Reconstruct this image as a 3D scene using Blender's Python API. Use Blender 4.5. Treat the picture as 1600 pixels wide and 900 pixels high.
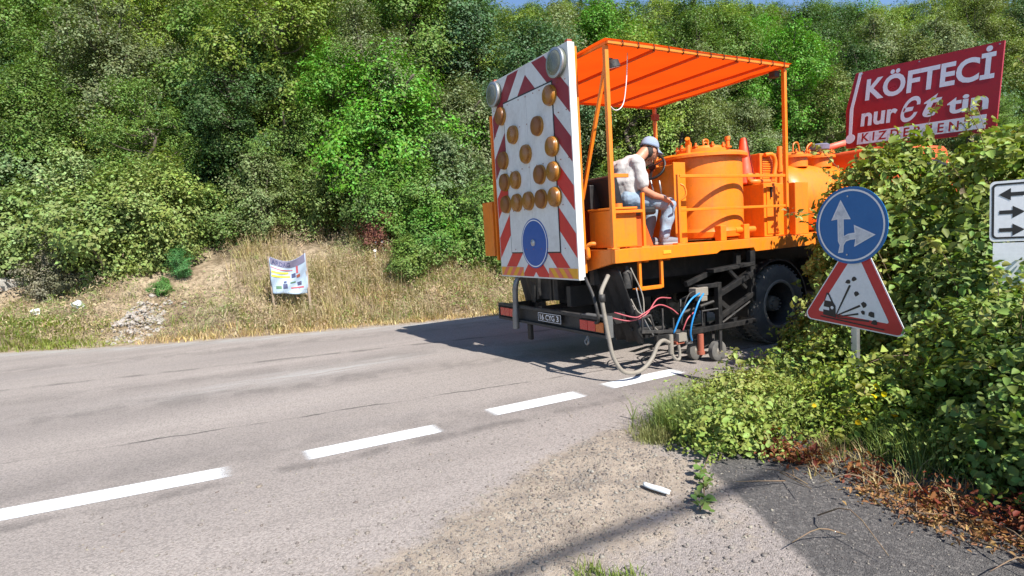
import bpy, math, random
import numpy as np
from mathutils import Vector, Matrix
for _o in list(bpy.data.objects): bpy.data.objects.remove(_o)
SC = bpy.context.scene; COL = SC.collection
random.seed(7); RNG = np.random.default_rng(7)
# world axes: x = the way the truck faces, y = to the truck's left, z = up; origin = ground under the right end of the rear bumper

# ------------------------------------------------------------------ camera
CAMP = np.array((-3.92, -4.998, 1.624)); YAW, PITCH, ROLL, FPX = 1.061, -.087, -.061, 922.7
_fw = np.array((math.cos(YAW)*math.cos(PITCH), math.sin(YAW)*math.cos(PITCH), math.sin(PITCH)))
_rt = np.array((math.sin(YAW), -math.cos(YAW), 0.)); _up = np.cross(_rt, _fw)
CR = math.cos(ROLL)*_rt + math.sin(ROLL)*_up; CU = -math.sin(ROLL)*_rt + math.cos(ROLL)*_up; CF = _fw
cam = bpy.data.cameras.new('camera'); cam.sensor_width = 36; cam.lens = 36*FPX/1600; cam.clip_start = .05; cam.clip_end = 2000
camo = bpy.data.objects.new('camera', cam); COL.objects.link(camo)
camo.matrix_world = Matrix([[CR[0], CU[0], -CF[0], CAMP[0]], [CR[1], CU[1], -CF[1], CAMP[1]], [CR[2], CU[2], -CF[2], CAMP[2]], [0, 0, 0, 1]])
SC.camera = camo
def to_px(P):            # only used to decide which trees of the wood can be seen at all
    d = np.asarray(P, float) - CAMP; z = d @ CF
    return (800 + FPX*(d @ CR)/z, 450 - FPX*(d @ CU)/z, z)

# ------------------------------------------------------------------ sky, sun, exposure
SUN = Vector((.42, -3.66, 3.75)).normalized()
w = bpy.data.worlds.new('World'); SC.world = w; w.use_nodes = True
nt = w.node_tree; nt.nodes.clear()
sky = nt.nodes.new('ShaderNodeTexSky'); sky.sky_type = 'NISHITA'; sky.sun_disc = False
sky.sun_elevation = math.asin(SUN.z); sky.sun_rotation = math.atan2(SUN.x, SUN.y); sky.altitude = 300; sky.air_density = 1.0; sky.dust_density = .1; sky.ozone_density = 4.0
bg = nt.nodes.new('ShaderNodeBackground'); bg.inputs[1].default_value = .095
wo = nt.nodes.new('ShaderNodeOutputWorld'); nt.links.new(sky.outputs[0], bg.inputs[0]); nt.links.new(bg.outputs[0], wo.inputs[0])
sl = bpy.data.lights.new('sun', 'SUN'); sl.energy = 5.0; sl.angle = math.radians(.53); sl.color = (1, .95, .87)
so = bpy.data.objects.new('sun', sl); COL.objects.link(so); so.rotation_euler = (-SUN).to_track_quat('-Z', 'Y').to_euler()
SC.view_settings.view_transform = 'Standard'; SC.view_settings.look = 'None'; SC.view_settings.gamma = 1; SC.view_settings.use_curve_mapping = False
SC.view_settings.exposure = .90
SC.cycles.max_bounces = 6; SC.cycles.transparent_max_bounces = 8; SC.cycles.diffuse_bounces = 3; SC.cycles.transmission_bounces = 4
SC.cycles.use_denoising = True; SC.cycles.sample_clamp_indirect = 8

# ------------------------------------------------------------------ materials
def S(r, g, b):
    f = lambda c: (c/255/12.92 if c/255 <= .04045 else ((c/255+.055)/1.055)**2.4)
    return (f(r), f(g), f(b), 1)
class NT:
    def __init__(s, name):
        s.m = bpy.data.materials.new(name); s.m.use_nodes = True; s.t = s.m.node_tree; s.t.nodes.clear()
        s.out = s.t.nodes.new('ShaderNodeOutputMaterial')
    def n(s, typ, **kw):
        x = s.t.nodes.new('ShaderNode'+typ)
        for k, v in kw.items():
            if k.startswith('_'): setattr(x, k[1:], v)
            else:
                key = k.replace('__', ' ') if not k[0] == 'i' or not k[1:].isdigit() else int(k[1:])
                i = x.inputs[key]
                if isinstance(v, bpy.types.NodeSocket): s.t.links.new(v, i)
                else: i.default_value = v
        return x
    def ramp(s, fac, stops):
        r = s.t.nodes.new('ShaderNodeValToRGB'); s.t.links.new(fac, r.inputs[0]); e = r.color_ramp.elements
        while len(e) < len(stops): e.new(.5)
        for k, (p, c) in enumerate(stops):
            e[k].position = p; e[k].color = c if hasattr(c, '__len__') else (c, c, c, 1)
        return r.outputs[0]
    def mix(s, f, a, b, mode='MIX'):
        x = s.t.nodes.new('ShaderNodeMixRGB'); x.blend_type = mode
        for i, v in zip(x.inputs, (f, a, b)):
            if isinstance(v, bpy.types.NodeSocket): s.t.links.new(v, i)
            else: i.default_value = v
        return x.outputs[0]
    def noise(s, scale, detail=4, rough=.55, vec=None):
        k = dict(Scale=scale, Detail=detail, Roughness=rough)
        if vec is not None: k['Vector'] = vec
        return s.n('TexNoise', **k).outputs[0]
    def pos(s): return s.n('NewGeometry').outputs['Position']
    def done(s, shader): s.t.links.new(shader, s.out.inputs[0]); return s.m
def pbr(name, col, rough=.5, metal=0., dirt=.25, dirtcol=(.10, .08, .06, 1), scale=6., bump=0., bscale=40., spec=.5, coat=0., streak=0.):
    t = NT(name); p = t.pos()
    n1 = t.noise(scale, 6, .65, p); c = col
    if dirt:
        m = t.ramp(n1, [(.46, 0), (.8, dirt)]); c = t.mix(m, col, dirtcol)
        if streak:
            st = t.noise(1.0, 5, .65, t.n('Mapping', Vector=p, Scale=(16, 16, 1.3)).outputs[0]); c = t.mix(t.ramp(st, [(.52, 0), (.72, streak)]), c, dirtcol)
            c = t.mix(t.ramp(t.noise(34, 4, .7, p), [(.64, 0), (.69, streak)]), c, (.12, .05, .025, 1)); c = t.mix(t.ramp(t.noise(21, 5, .75, t.n('Mapping', Vector=p, Location=(7, 3, 1)).outputs[0]), [(.68, 0), (.72, streak*.8)]), c, (.62, .50, .38, 1))
        c = t.mix(t.ramp(t.noise(scale*5, 3, .6, p), [(.3, 0), (.7, .22)]), c, (col[0]*.6, col[1]*.6, col[2]*.6, 1))
    b = t.n('BsdfPrincipled', Base__Color=c, Roughness=t.ramp(n1, [(.3, max(0, rough-.1)), (.75, min(1, rough+.18))]), Metallic=metal)
    b.inputs['Specular IOR Level'].default_value = spec; b.inputs['Coat Weight'].default_value = coat; b.inputs['Coat Roughness'].default_value = .15
    if bump: t.t.links.new(t.n('Bump', Strength=bump, Distance=.02, Height=t.noise(bscale, 4, .6, p)).outputs[0], b.inputs['Normal'])
    return t.done(b.outputs[0])
M = {}
M['orange'] = pbr('orange_paint', (.80, .205, .010, 1), .42, 0, .5, (.40, .12, .03, 1), 5, .12, 11, .45, .05, .5)
M['orange2'] = pbr('orange_paint_worn', (.76, .19, .012, 1), .48, 0, .4, (.25, .07, .02, 1), 7, .1, 20, streak=.6)
M['red_orange'] = pbr('red_orange_paint', (.66, .10, .012, 1), .45, 0, .35, (.2, .05, .02, 1), 6, .08, 20)
M['black'] = pbr('black_steel', (.018, .018, .019, 1), .5, .3, .5, (.07, .06, .05, 1), 9, .15, 30)
M['dark'] = pbr('dusty_dark_steel', (.035, .034, .034, 1), .6, .2, .7, (.13, .115, .10, 1), 8, .2, 30)
M['grey'] = pbr('grey_steel', (.23, .23, .23, 1), .45, .6, .4, (.1, .08, .06, 1), 9, .1, 30)
M['galv'] = pbr('galvanised_steel', (.45, .46, .47, 1), .4, .75, .3, (.2, .19, .17, 1), 12, .05, 40)
M['rubber'] = pbr('tyre_rubber', (.10, .096, .09, 1), .9, 0, .95, (.24, .22, .19, 1), 5, .2, 60)
M['hose'] = pbr('dusty_hose', (.24, .215, .18, 1), .7, 0, .5, (.12, .1, .08, 1), 12, .15, 60)
M['white'] = pbr('white_board', (.68, .69, .68, 1), .42, 0, .5, (.38, .36, .32, 1), 4, .03, 30, streak=.22)
M['dkred'] = pbr('weathered_crimson', (.26, .018, .03, 1), .5, 0, .2, (.12, .02, .02, 1), 6)
M['red'] = pbr('red_reflective', (.58, .028, .025, 1), .42, 0, .4, (.35, .04, .03, 1), 6)
M['yellow'] = pbr('yellow_reflective', (.75, .36, .02, 1), .4, 0, .15, (.4, .2, .05, 1), 6)
M['pink'] = pbr('faded_red', (.72, .16, .10, 1), .45, 0, .2, (.5, .15, .08, 1), 6)
M['blue'] = pbr('blue_reflective', (.012, .085, .36, 1), .35, 0, .12, (.03, .08, .2, 1), 7)
M['sblue'] = pbr('sign_blue', (.004, .12, .36, 1), .35, 0, .12, (.03, .08, .2, 1), 7)
M['signwhite'] = pbr('sign_white', (.74, .75, .78, 1), .35, 0, .15, (.4, .38, .36, 1), 8)
M['signgrey'] = pbr('peeling_sign_grey', (.62, .64, .68, 1), .4, 0, .9, (.22, .27, .34, 1), 20)
M['signred'] = pbr('sign_red', (.50, .016, .018, 1), .35, 0, .2, (.25, .02, .02, 1), 7)
M['bbred'] = pbr('billboard_red', (.33, .010, .014, 1), .35, 0, .2, (.18, .02, .02, 1), 4)
M['bbwhite'] = pbr('billboard_lettering', (.66, .70, .80, 1), .4, 0, .25, (.4, .38, .42, 1), 9)
M['ink'] = pbr('black_ink', (.012, .012, .013, 1), .45, 0, .1)
M['amber'] = pbr('amber_lens', (.30, .115, .012, 1), .3, 0, .35, (.26, .10, .02, 1), 14, .1, 60, .5, .3)
M['ambdark'] = pbr('amber_lens_dusty', (.23, .08, .012, 1), .4, 0, .45, (.18, .07, .02, 1), 14, .1, 60)
M['ambrim'] = pbr('amber_housing', (.40, .18, .02, 1), .4, 0, .3, (.3, .14, .03, 1), 12)
M['greylens'] = pbr('grey_lens', (.14, .15, .12, 1), .25, 0, .3, (.15, .15, .12, 1), 9, .15, 90, .5, .3)
M['taillens'] = pbr('tail_lens', (.55, .02, .015, 1), .2, 0, .3, (.2, .03, .02, 1), 20, .1, 120, .5, .4)
M['tailorange'] = pbr('tail_lens_orange', (.60, .16, .03, 1), .25, 0, .3, (.3, .1, .03, 1), 20, .1, 120)
M['wood'] = pbr('weathered_wood', (.30, .23, .17, 1), .8, 0, .5, (.16, .12, .09, 1), 20, .3, 60)
M['bark'] = pbr('bark', (.13, .105, .08, 1), .9, 0, .6, (.05, .04, .03, 1), 9, .5, 30)
M['concrete'] = pbr('broken_concrete', (.42, .40, .37, 1), .9, 0, .5, (.24, .22, .19, 1), 5, .5, 30)
M['stone'] = pbr('stone', (.36, .33, .30, 1), .9, 0, .5, (.2, .17, .14, 1), 9, .4, 40)
M['shirt'] = pbr('pale_grey_shirt', (.47, .465, .455, 1), .9, 0, .2, (.36, .355, .35, 1), 9, .25, 22)
M['jeans'] = pbr('washed_jeans', (.26, .345, .44, 1), .9, 0, .45, (.17, .25, .36, 1), 9, .3, 26)
M['cap'] = pbr('pale_blue_cap', (.23, .30, .41, 1), .85, 0, .15, (.3, .36, .44, 1), 14, .1, 60)
M['skin'] = pbr('skin', (.50, .24, .15, 1), .5, 0, .12, (.4, .16, .1, 1), 14)
M['hair'] = pbr('dark_hair', (.03, .025, .022, 1), .7, 0, .3, (.1, .09, .085, 1), 60, .4, 200)
M['shoe'] = pbr('grey_trainer', (.19, .20, .24, 1), .8, 0, .3, (.1, .1, .11, 1), 20, .2, 60)
M['sole'] = pbr('shoe_sole', (.30, .30, .30, 1), .7, 0, .3)
M['bluehose'] = pbr('blue_air_hose', (.02, .24, .60, 1), .35, 0, .1)
M['redhose'] = pbr('red_line', (.45, .09, .11, 1), .5, 0, .3)
M['cone'] = pbr('cone_orange', (.80, .07, .015, 1), .5, 0, .2, (.4, .05, .02, 1), 10)
M['litter'] = pbr('white_plastic', (.75, .78, .78, 1), .3, 0, .25, (.5, .5, .48, 1), 20)
M['purple'] = pbr('purple_grey', (.17, .16, .24, 1), .6, 0, .2)
M['rust'] = pbr('rust_red', (.34, .09, .05, 1), .8, 0, .6, (.15, .06, .04, 1), 10)
t = NT('orange_tarpaulin'); p = t.pos()
c = t.mix(t.ramp(t.noise(3, 5, .6, p), [(.4, 0), (.75, .35)]), (.78, .085, .006, 1), (.60, .06, .006, 1))
M['tarp'] = t.done(t.n('MixShader', Fac=.55, i1=t.n('BsdfDiffuse', Color=c).outputs[0], i2=t.n('BsdfTranslucent', Color=c).outputs[0]).outputs[0])
def leafmat(name, trans=.24, gloss=.35):
    """colour comes from the object's own colour, varied leaf by leaf"""
    t = NT(name); oc = t.n('ObjectInfo').outputs['Color']; r = t.n('Attribute', _attribute_name='rnd').outputs['Fac']
    hs = t.n('HueSaturation', Hue=t.n('MapRange', i0=r, i3=.472, i4=.528).outputs[0], Saturation=t.n('MapRange', i0=t.noise(1.3, 2, .5, t.pos()), i3=.84, i4=1.18).outputs[0],
             Value=t.ramp(r, [(0, .70), (.5, 1.), (.93, 1.28), (1, 1.5)]), Color=t.mix(t.ramp(t.noise(2.6, 3, .6, t.pos()), [(.48, 0), (.7, .25)]), oc, t.mix(1, oc, (1.5, 1.18, .8, 1), 'MULTIPLY')))
    b = t.n('BsdfPrincipled', Base__Color=hs.outputs[0], Roughness=.55); b.inputs['Specular IOR Level'].default_value = gloss
    tr = t.n('BsdfTranslucent', Color=t.mix(1, hs.outputs[0], (1.25, 1.3, .55, 1), 'MULTIPLY'))
    return t.done(t.n('MixShader', Fac=trans, i1=b.outputs[0], i2=tr.outputs[0]).outputs[0])
M['leaf'] = leafmat('leaf'); M['dryleaf'] = leafmat('dry_leaf', .25, .2); M['blade'] = leafmat('grass_blade', .3, .25)

# ------------------------------------------------------------------ mesh helpers
def V3(a): return np.array(a, float)
def frame(d):
    d = V3(d); d = d/np.linalg.norm(d); a = V3((0, 0, 1)) if abs(d[2]) < .95 else V3((1, 0, 0))
    u = np.cross(a, d); u /= np.linalg.norm(u); return d, u, np.cross(d, u)
class MB:
    def __init__(s): s.v = []; s.f = []
    def add(s, v, f):
        k = len(s.v); s.v += [tuple(map(float, q)) for q in v]; s.f += [tuple(k+i for i in q) for q in f]; return s
    def box(s, a, b):
        (x0, y0, z0), (x1, y1, z1) = a, b
        return s.add([(x0, y0, z0), (x1, y0, z0), (x1, y1, z0), (x0, y1, z0), (x0, y0, z1), (x1, y0, z1), (x1, y1, z1), (x0, y1, z1)],
                     [(0, 3, 2, 1), (4, 5, 6, 7), (0, 1, 5, 4), (1, 2, 6, 5), (2, 3, 7, 6), (3, 0, 4, 7)])
    def bar(s, p, q, w, h=None):
        h = h or w; p = V3(p); q = V3(q); d, u, n = frame(q-p); v = []
        for o in (p, q): v += [o+u*a*w/2+n*b*h/2 for a, b in ((-1, -1), (1, -1), (1, 1), (-1, 1))]
        return s.add(v, [(0, 3, 2, 1), (4, 5, 6, 7), (0, 1, 5, 4), (1, 2, 6, 5), (2, 3, 7, 6), (3, 0, 4, 7)])
    def tube(s, pts, r, n=8, cap=True):
        pts = [V3(q) for q in pts]; R = r if hasattr(r, '__len__') else [r]*len(pts); v = []; d0, u, _ = frame(pts[1]-pts[0])
        for i, q in enumerate(pts):
            d = pts[min(i+1, len(pts)-1)]-pts[max(i-1, 0)]; d = d/(np.linalg.norm(d)+1e-9)
            u = u-d*(u@d); u /= np.linalg.norm(u); e = np.cross(d, u)
            v += [q+R[i]*(u*math.cos(6.2832*k/n)+e*math.sin(6.2832*k/n)) for k in range(n)]
        f = [(i*n+k, i*n+(k+1) % n, (i+1)*n+(k+1) % n, (i+1)*n+k) for i in range(len(pts)-1) for k in range(n)]
        if cap: f += [tuple(range(n-1, -1, -1)), tuple((len(pts)-1)*n+k for k in range(n))]
        return s.add(v, f)
    def lathe(s, c, axis, prof, n=24, cap=True):       # prof: (distance along axis, radius)
        c = V3(c); d, u, e = frame(axis); v = []
        for a, r in prof: v += [c+d*a+max(r, 1e-4)*(u*math.cos(6.2832*k/n)+e*math.sin(6.2832*k/n)) for k in range(n)]
        f = [(i*n+k, i*n+(k+1) % n, (i+1)*n+(k+1) % n, (i+1)*n+k) for i in range(len(prof)-1) for k in range(n)]
        if cap: f += [tuple(range(n-1, -1, -1)), tuple((len(prof)-1)*n+k for k in range(n))]
        return s.add(v, f)
    def disc(s, c, axis, r, h, n=28): return s.lathe(c, axis, [(0, r), (h, r)], n)
    def prism(s, poly, o, u, v_, t):         # 2-D outline in the plane o + a*u + b*v, thickened along t
        o, u, v_, t = V3(o), V3(u), V3(v_), V3(t); n = len(poly)
        a = sum(poly[i][0]*poly[(i+1) % n][1]-poly[(i+1) % n][0]*poly[i][1] for i in range(n))
        if (a > 0) != (np.dot(np.cross(u, v_), t) > 0): poly = poly[::-1]
        vs = [o+u*x+v_*y for x, y in poly]+[o+u*x+v_*y+t for x, y in poly]
        return s.add(vs, [tuple(range(n-1, -1, -1)), tuple(range(n, 2*n))]+[(i, (i+1) % n, n+(i+1) % n, n+i) for i in range(n)])
    def build(s, name, mat, parent=None, smooth=False, bevel=0., org=None):
        org = V3(org if org is not None else (ORG.get(parent.name, (0, 0, 0)) if parent else (0, 0, 0)))
        me = bpy.data.meshes.new(name); me.from_pydata([tuple(V3(q)-org) for q in s.v], [], s.f); me.update()
        return link(name, me, mat, parent, smooth, bevel, org)
ORG = {}
def link(name, me, mat, parent=None, smooth=False, bevel=0., org=None):
    o = bpy.data.objects.new(name, me); COL.objects.link(o)
    if mat is not None: me.materials.append(M[mat] if isinstance(mat, str) else mat)
    if smooth:
        me.polygons.foreach_set('use_smooth', [True]*len(me.polygons)); 
        if smooth != 2: me.set_sharp_from_angle(angle=math.radians(40))
    if parent: o.parent = parent; ORG[o.name] = ORG.get(parent.name, (0, 0, 0))
    elif org is not None: o.location = tuple(org); ORG[o.name] = tuple(org)
    if bevel:
        b = o.modifiers.new('bevel', 'BEVEL'); b.width = bevel; b.segments = 2; b.limit_method = 'ANGLE'
    return o
def tag(o, label=None, cat=None, group=None, kind=None):
    for k, v in (('label', label), ('category', cat), ('group', group), ('kind', kind)):
        if v: o[k] = v
    return o
def thing(name, loc, label, cat, group=None):
    o = bpy.data.objects.new(name, None); COL.objects.link(o); o.location = loc; o.empty_display_size = .2
    ORG[o.name] = tuple(loc); return tag(o, label, cat, group)
def curve(pts, n=24):
    """smooth curve through points"""
    P = [V3(q) for q in pts]; P = [2*P[0]-P[1]]+P+[2*P[-1]-P[-2]]; out = []
    for i in range(1, len(P)-2):
        for k in range(n if i < len(P)-3 else n+1):
            t = k/n; a, b, c, d = P[i-1:i+3]
            out.append(.5*((2*b)+(c-a)*t+(2*a-5*b+4*c-d)*t*t+(3*b-a-3*c+d)*t**3))
    return out
def text_mesh(s, size=1., bold=0., xs=1., shear=0., spacing=1.):
    c = bpy.data.curves.new('text', 'FONT'); c.body = s; c.size = size; c.offset = bold; c.extrude = 0; c.shear = shear; c.space_character = spacing
    c.align_x = 'LEFT'; c.resolution_u = 4
    o = bpy.data.objects.new('text', c); COL.objects.link(o); me = bpy.data.meshes.new_from_object(o.evaluated_get(bpy.context.evaluated_depsgraph_get()))
    bpy.data.objects.remove(o); bpy.data.curves.remove(c)
    n = len(me.vertices); a = np.zeros(n*3); me.vertices.foreach_get('co', a); a = a.reshape(-1, 3)
    f = [tuple(q.vertices) for q in me.polygons]; bpy.data.meshes.remove(me); return a, f
def lettering(name, s, o, u, v_, nrm, w, h, mat, parent, bold=0., shear=0., lift=.002):
    """flat print fitted into a w x h box whose lower left corner is o"""
    a, f = text_mesh(s, 1., bold, shear=shear); lo = a.min(0); hi = a.max(0)
    a = (a-lo)/(hi-lo+1e-9); o, u, v_, nrm = V3(o), V3(u), V3(v_), V3(nrm)
    b = MB(); b.add([o+u*q[0]*w+v_*q[1]*h+nrm*lift for q in a], f)
    return b.build(name, mat, parent)
def np_mesh(name, co, faces, mat, parent=None, rnd=None, smooth=False, org=None):
    """mesh from numpy arrays; faces (n,k) all with k corners"""
    me = bpy.data.meshes.new(name); n, k = faces.shape
    me.vertices.add(len(co)); me.vertices.foreach_set('co', np.ascontiguousarray(co, np.float32).ravel())
    me.loops.add(n*k); me.loops.foreach_set('vertex_index', np.ascontiguousarray(faces, np.int32).ravel())
    me.polygons.add(n); me.polygons.foreach_set('loop_start', np.arange(0, n*k, k, dtype=np.int32)); me.polygons.foreach_set('loop_total', np.full(n, k, np.int32))
    if rnd is not None:
        at = me.attributes.new('rnd', 'FLOAT', 'FACE'); at.data.foreach_set('value', np.ascontiguousarray(rnd, np.float32))
    me.update(calc_edges=True)
    return link(name, me, mat, parent, smooth, 0, org)
def unit(a): return a/(np.linalg.norm(a, axis=-1, keepdims=True)+1e-9)
def leaves(P, N, size, aspect=.62, fine=False, droop=.0, rng=RNG, spin=True):
    """one small leaf at every point P with normal N; coarse: a bent lozenge, fine: pointed oval folded along the midrib"""
    n = len(P); N = unit(N); T = unit(np.cross(N, rng.normal(size=(n, 3)))); T[:, 2] -= droop; T = unit(T-N*(T*N).sum(1, keepdims=True)); B = np.cross(N, T)
    s = (size*np.clip(np.exp(rng.normal(size=n)*.33), .4, 1.8))[:, None]; w_ = s*aspect/2
    if not fine:
        co = np.stack([P-T*s*.5, P+B*w_+N*s*.08, P+T*s*.5-N*s*.05, P-B*w_+N*s*.08], 1).reshape(-1, 3)
        f = np.arange(n*4).reshape(n, 4); return co, f, rng.random(n)
    up = N*s*.14
    co = np.stack([P-T*s*.5, P-T*s*.18+B*w_+up, P+T*s*.2+B*w_*.8+up, P+T*s*.55-N*s*.12, P+T*s*.2-B*w_*.8+up, P-T*s*.18-B*w_+up], 1).reshape(-1, 3)
    i = np.arange(n)[:, None]*6; f = np.concatenate([i+np.array([[0, 3, 2, 1]]), i+np.array([[0, 5, 4, 3]])], 1).reshape(-1, 4)
    return co, f, np.repeat(rng.random(n), 2)
def vnoise(P, scale, seed=0):
    """cheap smooth 3-D value noise, 0..1"""
    q = np.asarray(P, float)*scale+seed*17.3; i = np.floor(q).astype(np.int64); f = q-i; f = f*f*(3-2*f); out = 0
    for dx in (0, 1):
        for dy in (0, 1):
            for dz in (0, 1):
                h = (i[..., 0]+dx)*374761393+(i[..., 1]+dy)*668265263+(i[..., 2]+dz)*2147483647; h = (h ^ (h >> 13))*1274126177; h = ((h ^ (h >> 16)) & 0xffff)/65535
                out = out+h*(f[..., 0] if dx else 1-f[..., 0])*(f[..., 1] if dy else 1-f[..., 1])*(f[..., 2] if dz else 1-f[..., 2])
    return out

# ------------------------------------------------------------------ terrain
_eF = [-150, -40, -20, -12, -7.07, -4.9, -2.75, 0, 1.81, 6, 12, 20, 30, 60, 250]; _eL = [95, 30, 18.6, 13, 9.69, 8.3, 7.34, 6.4, 5.86, 5.0, 4.4, 3.2, .5, -12, -130]
def edge(F): return np.interp(F, _eF, _eL)
def hill(F, L):
    F = np.asarray(F, float); L = np.asarray(L, float); d = (L-edge(F))*.92
    z = np.interp(d, [-.5, -.05, .3, 1, 3.5, 8, 15, 25, 40, 100], [-.035, -.02, .06, .42, 1.7, 3.9, 7.2, 10.3, 12.5, 15])
    k = np.interp(F, [-2, 6, 16, 60], [1, .95, 1.0, 1.05]); k = 1-(1-k)*np.clip((d-3)/5, 0, 1)
    P = np.stack([F, L, 0*F], -1); b = np.clip(d*1.5, 0, 1)
    return z*k + b*((vnoise(P, .55, 1)-.5)*.55 + (vnoise(P, 1.7, 2)-.5)*.28 + (vnoise(P, 4., 3)-.5)*.16)
def axis(*seg):
    out = []
    for a, b, st in seg: out += list(np.arange(a, b-1e-6, st))
    return np.array(out+[seg[-1][1]])
def sheet(name, xs, ys, zf, mat, keep=None, attrs=None):
    X, Y = np.meshgrid(xs, ys, indexing='ij'); Z = zf(X, Y); co = np.stack([X, Y, Z], -1).reshape(-1, 3); nx, ny = len(xs), len(ys)
    i = (np.arange(nx-1)[:, None]*ny+np.arange(ny-1)[None]).ravel(); f = np.stack([i, i+ny, i+ny+1, i+1], 1)
    if keep is not None: f = f[keep(co[f].mean(1))]
    o = np_mesh(name, co, f, mat, smooth=2)
    for k, fn in (attrs or {}).items():
        at = o.data.attributes.new(k, 'FLOAT', 'POINT'); at.data.foreach_set('value', np.ascontiguousarray(fn(X, Y), np.float32).ravel())
    return o
# bank and hillside
t = NT('bank_soil'); p = t.pos()
base = t.ramp(t.noise(1.1, 6, .65, p), [(.3, (.15, .105, .07, 1)), (.5, (.33, .255, .175, 1)), (.7, (.43, .35, .25, 1))])
base = t.mix(t.ramp(t.noise(9, 5, .7, p), [(.42, 0), (.6, .75)]), base, (.11, .085, .05, 1))
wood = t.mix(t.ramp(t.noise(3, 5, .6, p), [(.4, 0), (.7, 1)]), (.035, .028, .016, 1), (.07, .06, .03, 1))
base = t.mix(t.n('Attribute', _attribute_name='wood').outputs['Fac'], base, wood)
bs = t.n('BsdfPrincipled', Base__Color=base, Roughness=.95); bs.inputs['Specular IOR Level'].default_value = .15
t.t.links.new(t.n('Bump', Strength=.8, Distance=.06, Height=t.noise(14, 6, .7, p)).outputs[0], bs.inputs['Normal'])
M['bank'] = t.done(bs.outputs[0])
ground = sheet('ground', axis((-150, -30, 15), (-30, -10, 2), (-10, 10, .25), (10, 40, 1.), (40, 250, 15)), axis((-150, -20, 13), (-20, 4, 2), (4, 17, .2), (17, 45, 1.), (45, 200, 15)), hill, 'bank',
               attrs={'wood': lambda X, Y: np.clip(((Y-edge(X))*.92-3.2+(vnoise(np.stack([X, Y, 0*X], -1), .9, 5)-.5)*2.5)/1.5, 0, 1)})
tag(ground, kind='structure')

# road: asphalt sheet with gravelly apron and a newer dark patch of a side road
t = NT('asphalt'); p = t.pos(); A_ = lambda n: t.n('Attribute', _attribute_name=n).outputs['Fac']
sep = t.n('SeparateXYZ', Vector=p).outputs
str_ = t.n('Mapping', Vector=p, Scale=(.35, 2.2, 1), Rotation=(0, 0, .12)).outputs[0]
col = t.ramp(t.noise(1.0, 5, .6, str_), [(.3, (.31, .273, .25, 1)), (.55, (.385, .338, .31, 1)), (.75, (.46, .41, .38, 1))])
col = t.mix(t.ramp(t.noise(.5, 4, .6, str_), [(.45, 0), (.66, .7)]), col, (.23, .203, .19, 1))
vo = t.n('TexVoronoi', Vector=p, Scale=150.).outputs; vo2 = t.n('TexVoronoi', Vector=p, Scale=62.).outputs
col = t.mix(.38, col, t.ramp(vo[1], [(0, .32), (.35, .75), (.7, 1.), (1, 1.35)]), 'MULTIPLY')
col = t.mix(t.ramp(vo2[0], [(.0, .0), (.42, 0), (.74, .4)]), col, (.13, .117, .108, 1))
col = t.mix(t.ramp(t.noise(60, 2, .5, p), [(.62, 0), (.72, .5)]), col, (.42, .39, .36, 1))
# two long seams, broken by noise
for a, b, wd, st in ((.50, -.154, .014, .85), (3.75, -.22, .06, .5), (-.62, -.06, .07, .38), (1.9, -.19, .26, .3), (5.3, -.24, .3, .25), (-.25, -.1, .3, .2), (3.0, -.2, .25, .22)):
    ln = t.n('Math', _operation='MULTIPLY_ADD', i0=sep[0], i1=-b, i2=sep[1]).outputs[0]
    ln = t.n('Math', _operation='ADD', i0=ln, i1=t.n('Math', _operation='MULTIPLY', i0=t.noise(1.6, 4, .6, p), i1=.22).outputs[0]).outputs[0]
    ds = t.n('Math', _operation='ABSOLUTE', i0=t.n('Math', _operation='SUBTRACT', i0=ln, i1=a+.11).outputs[0]).outputs[0]
    m = t.n('MapRange', i0=ds, i1=wd*.5, i2=wd*1.6, i3=st, i4=0.).outputs[0]
    m = t.n('Math', _operation='MULTIPLY', i0=m, i1=t.ramp(t.noise(2.1, 3, .6, p), [(.42, .15), (.56, 1)])).outputs[0]
    col = t.mix(m, col, (.05, .046, .044, 1))
# pale worn smear and dusty left edge
col = t.mix(t.n('Math', _operation='MULTIPLY', i0=A_('pale'), i1=t.ramp(t.noise(3.5, 6, .7, str_), [(.42, 0), (.62, .8)])).outputs[0], col, (.42, .42, .41, 1))
dirtc = t.ramp(t.noise(7, 6, .7, p), [(.3, (.20, .165, .135, 1)), (.52, (.33, .27, .21, 1)), (.72, (.43, .36, .28, 1))])
dirtc = t.mix(t.ramp(t.n('TexVoronoi', Vector=p, Scale=55.).outputs[1], [(0, .0), (.75, 0), (1, .75)]), dirtc, (.15, .14, .13, 1))
dirtc = t.mix(t.ramp(t.n('TexVoronoi', Vector=p, Scale=110.).outputs[1], [(0, .6), (.3, 0), (1, 0)]), dirtc, (.40, .37, .34, 1))
dm = t.n('Math', _operation='ADD', i0=A_('dirt'), i1=t.n('Math', _operation='MULTIPLY_ADD', i0=t.noise(5, 6, .75, p), i1=1.6, i2=-.8).outputs[0]).outputs[0]
col = t.mix(t.ramp(dm, [(.32, 0), (.72, .92)]), col, dirtc)
dk = t.ramp(t.n('TexVoronoi', Vector=p, Scale=70.).outputs[1], [(0, (.045, .044, .045, 1)), (.6, (.082, .079, .078, 1)), (1, (.17, .16, .15, 1))])
km = t.n('Math', _operation='ADD', i0=A_('dark'), i1=t.n('Math', _operation='MULTIPLY_ADD', i0=t.noise(9, 5, .7, p), i1=.5, i2=-.25).outputs[0]).outputs[0]
col = t.mix(t.ramp(km, [(.38, 0), (.62, .93)]), col, dk)
bs = t.n('BsdfPrincipled', Base__Color=col, Roughness=.88); bs.inputs['Specular IOR Level'].default_value = .3
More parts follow.
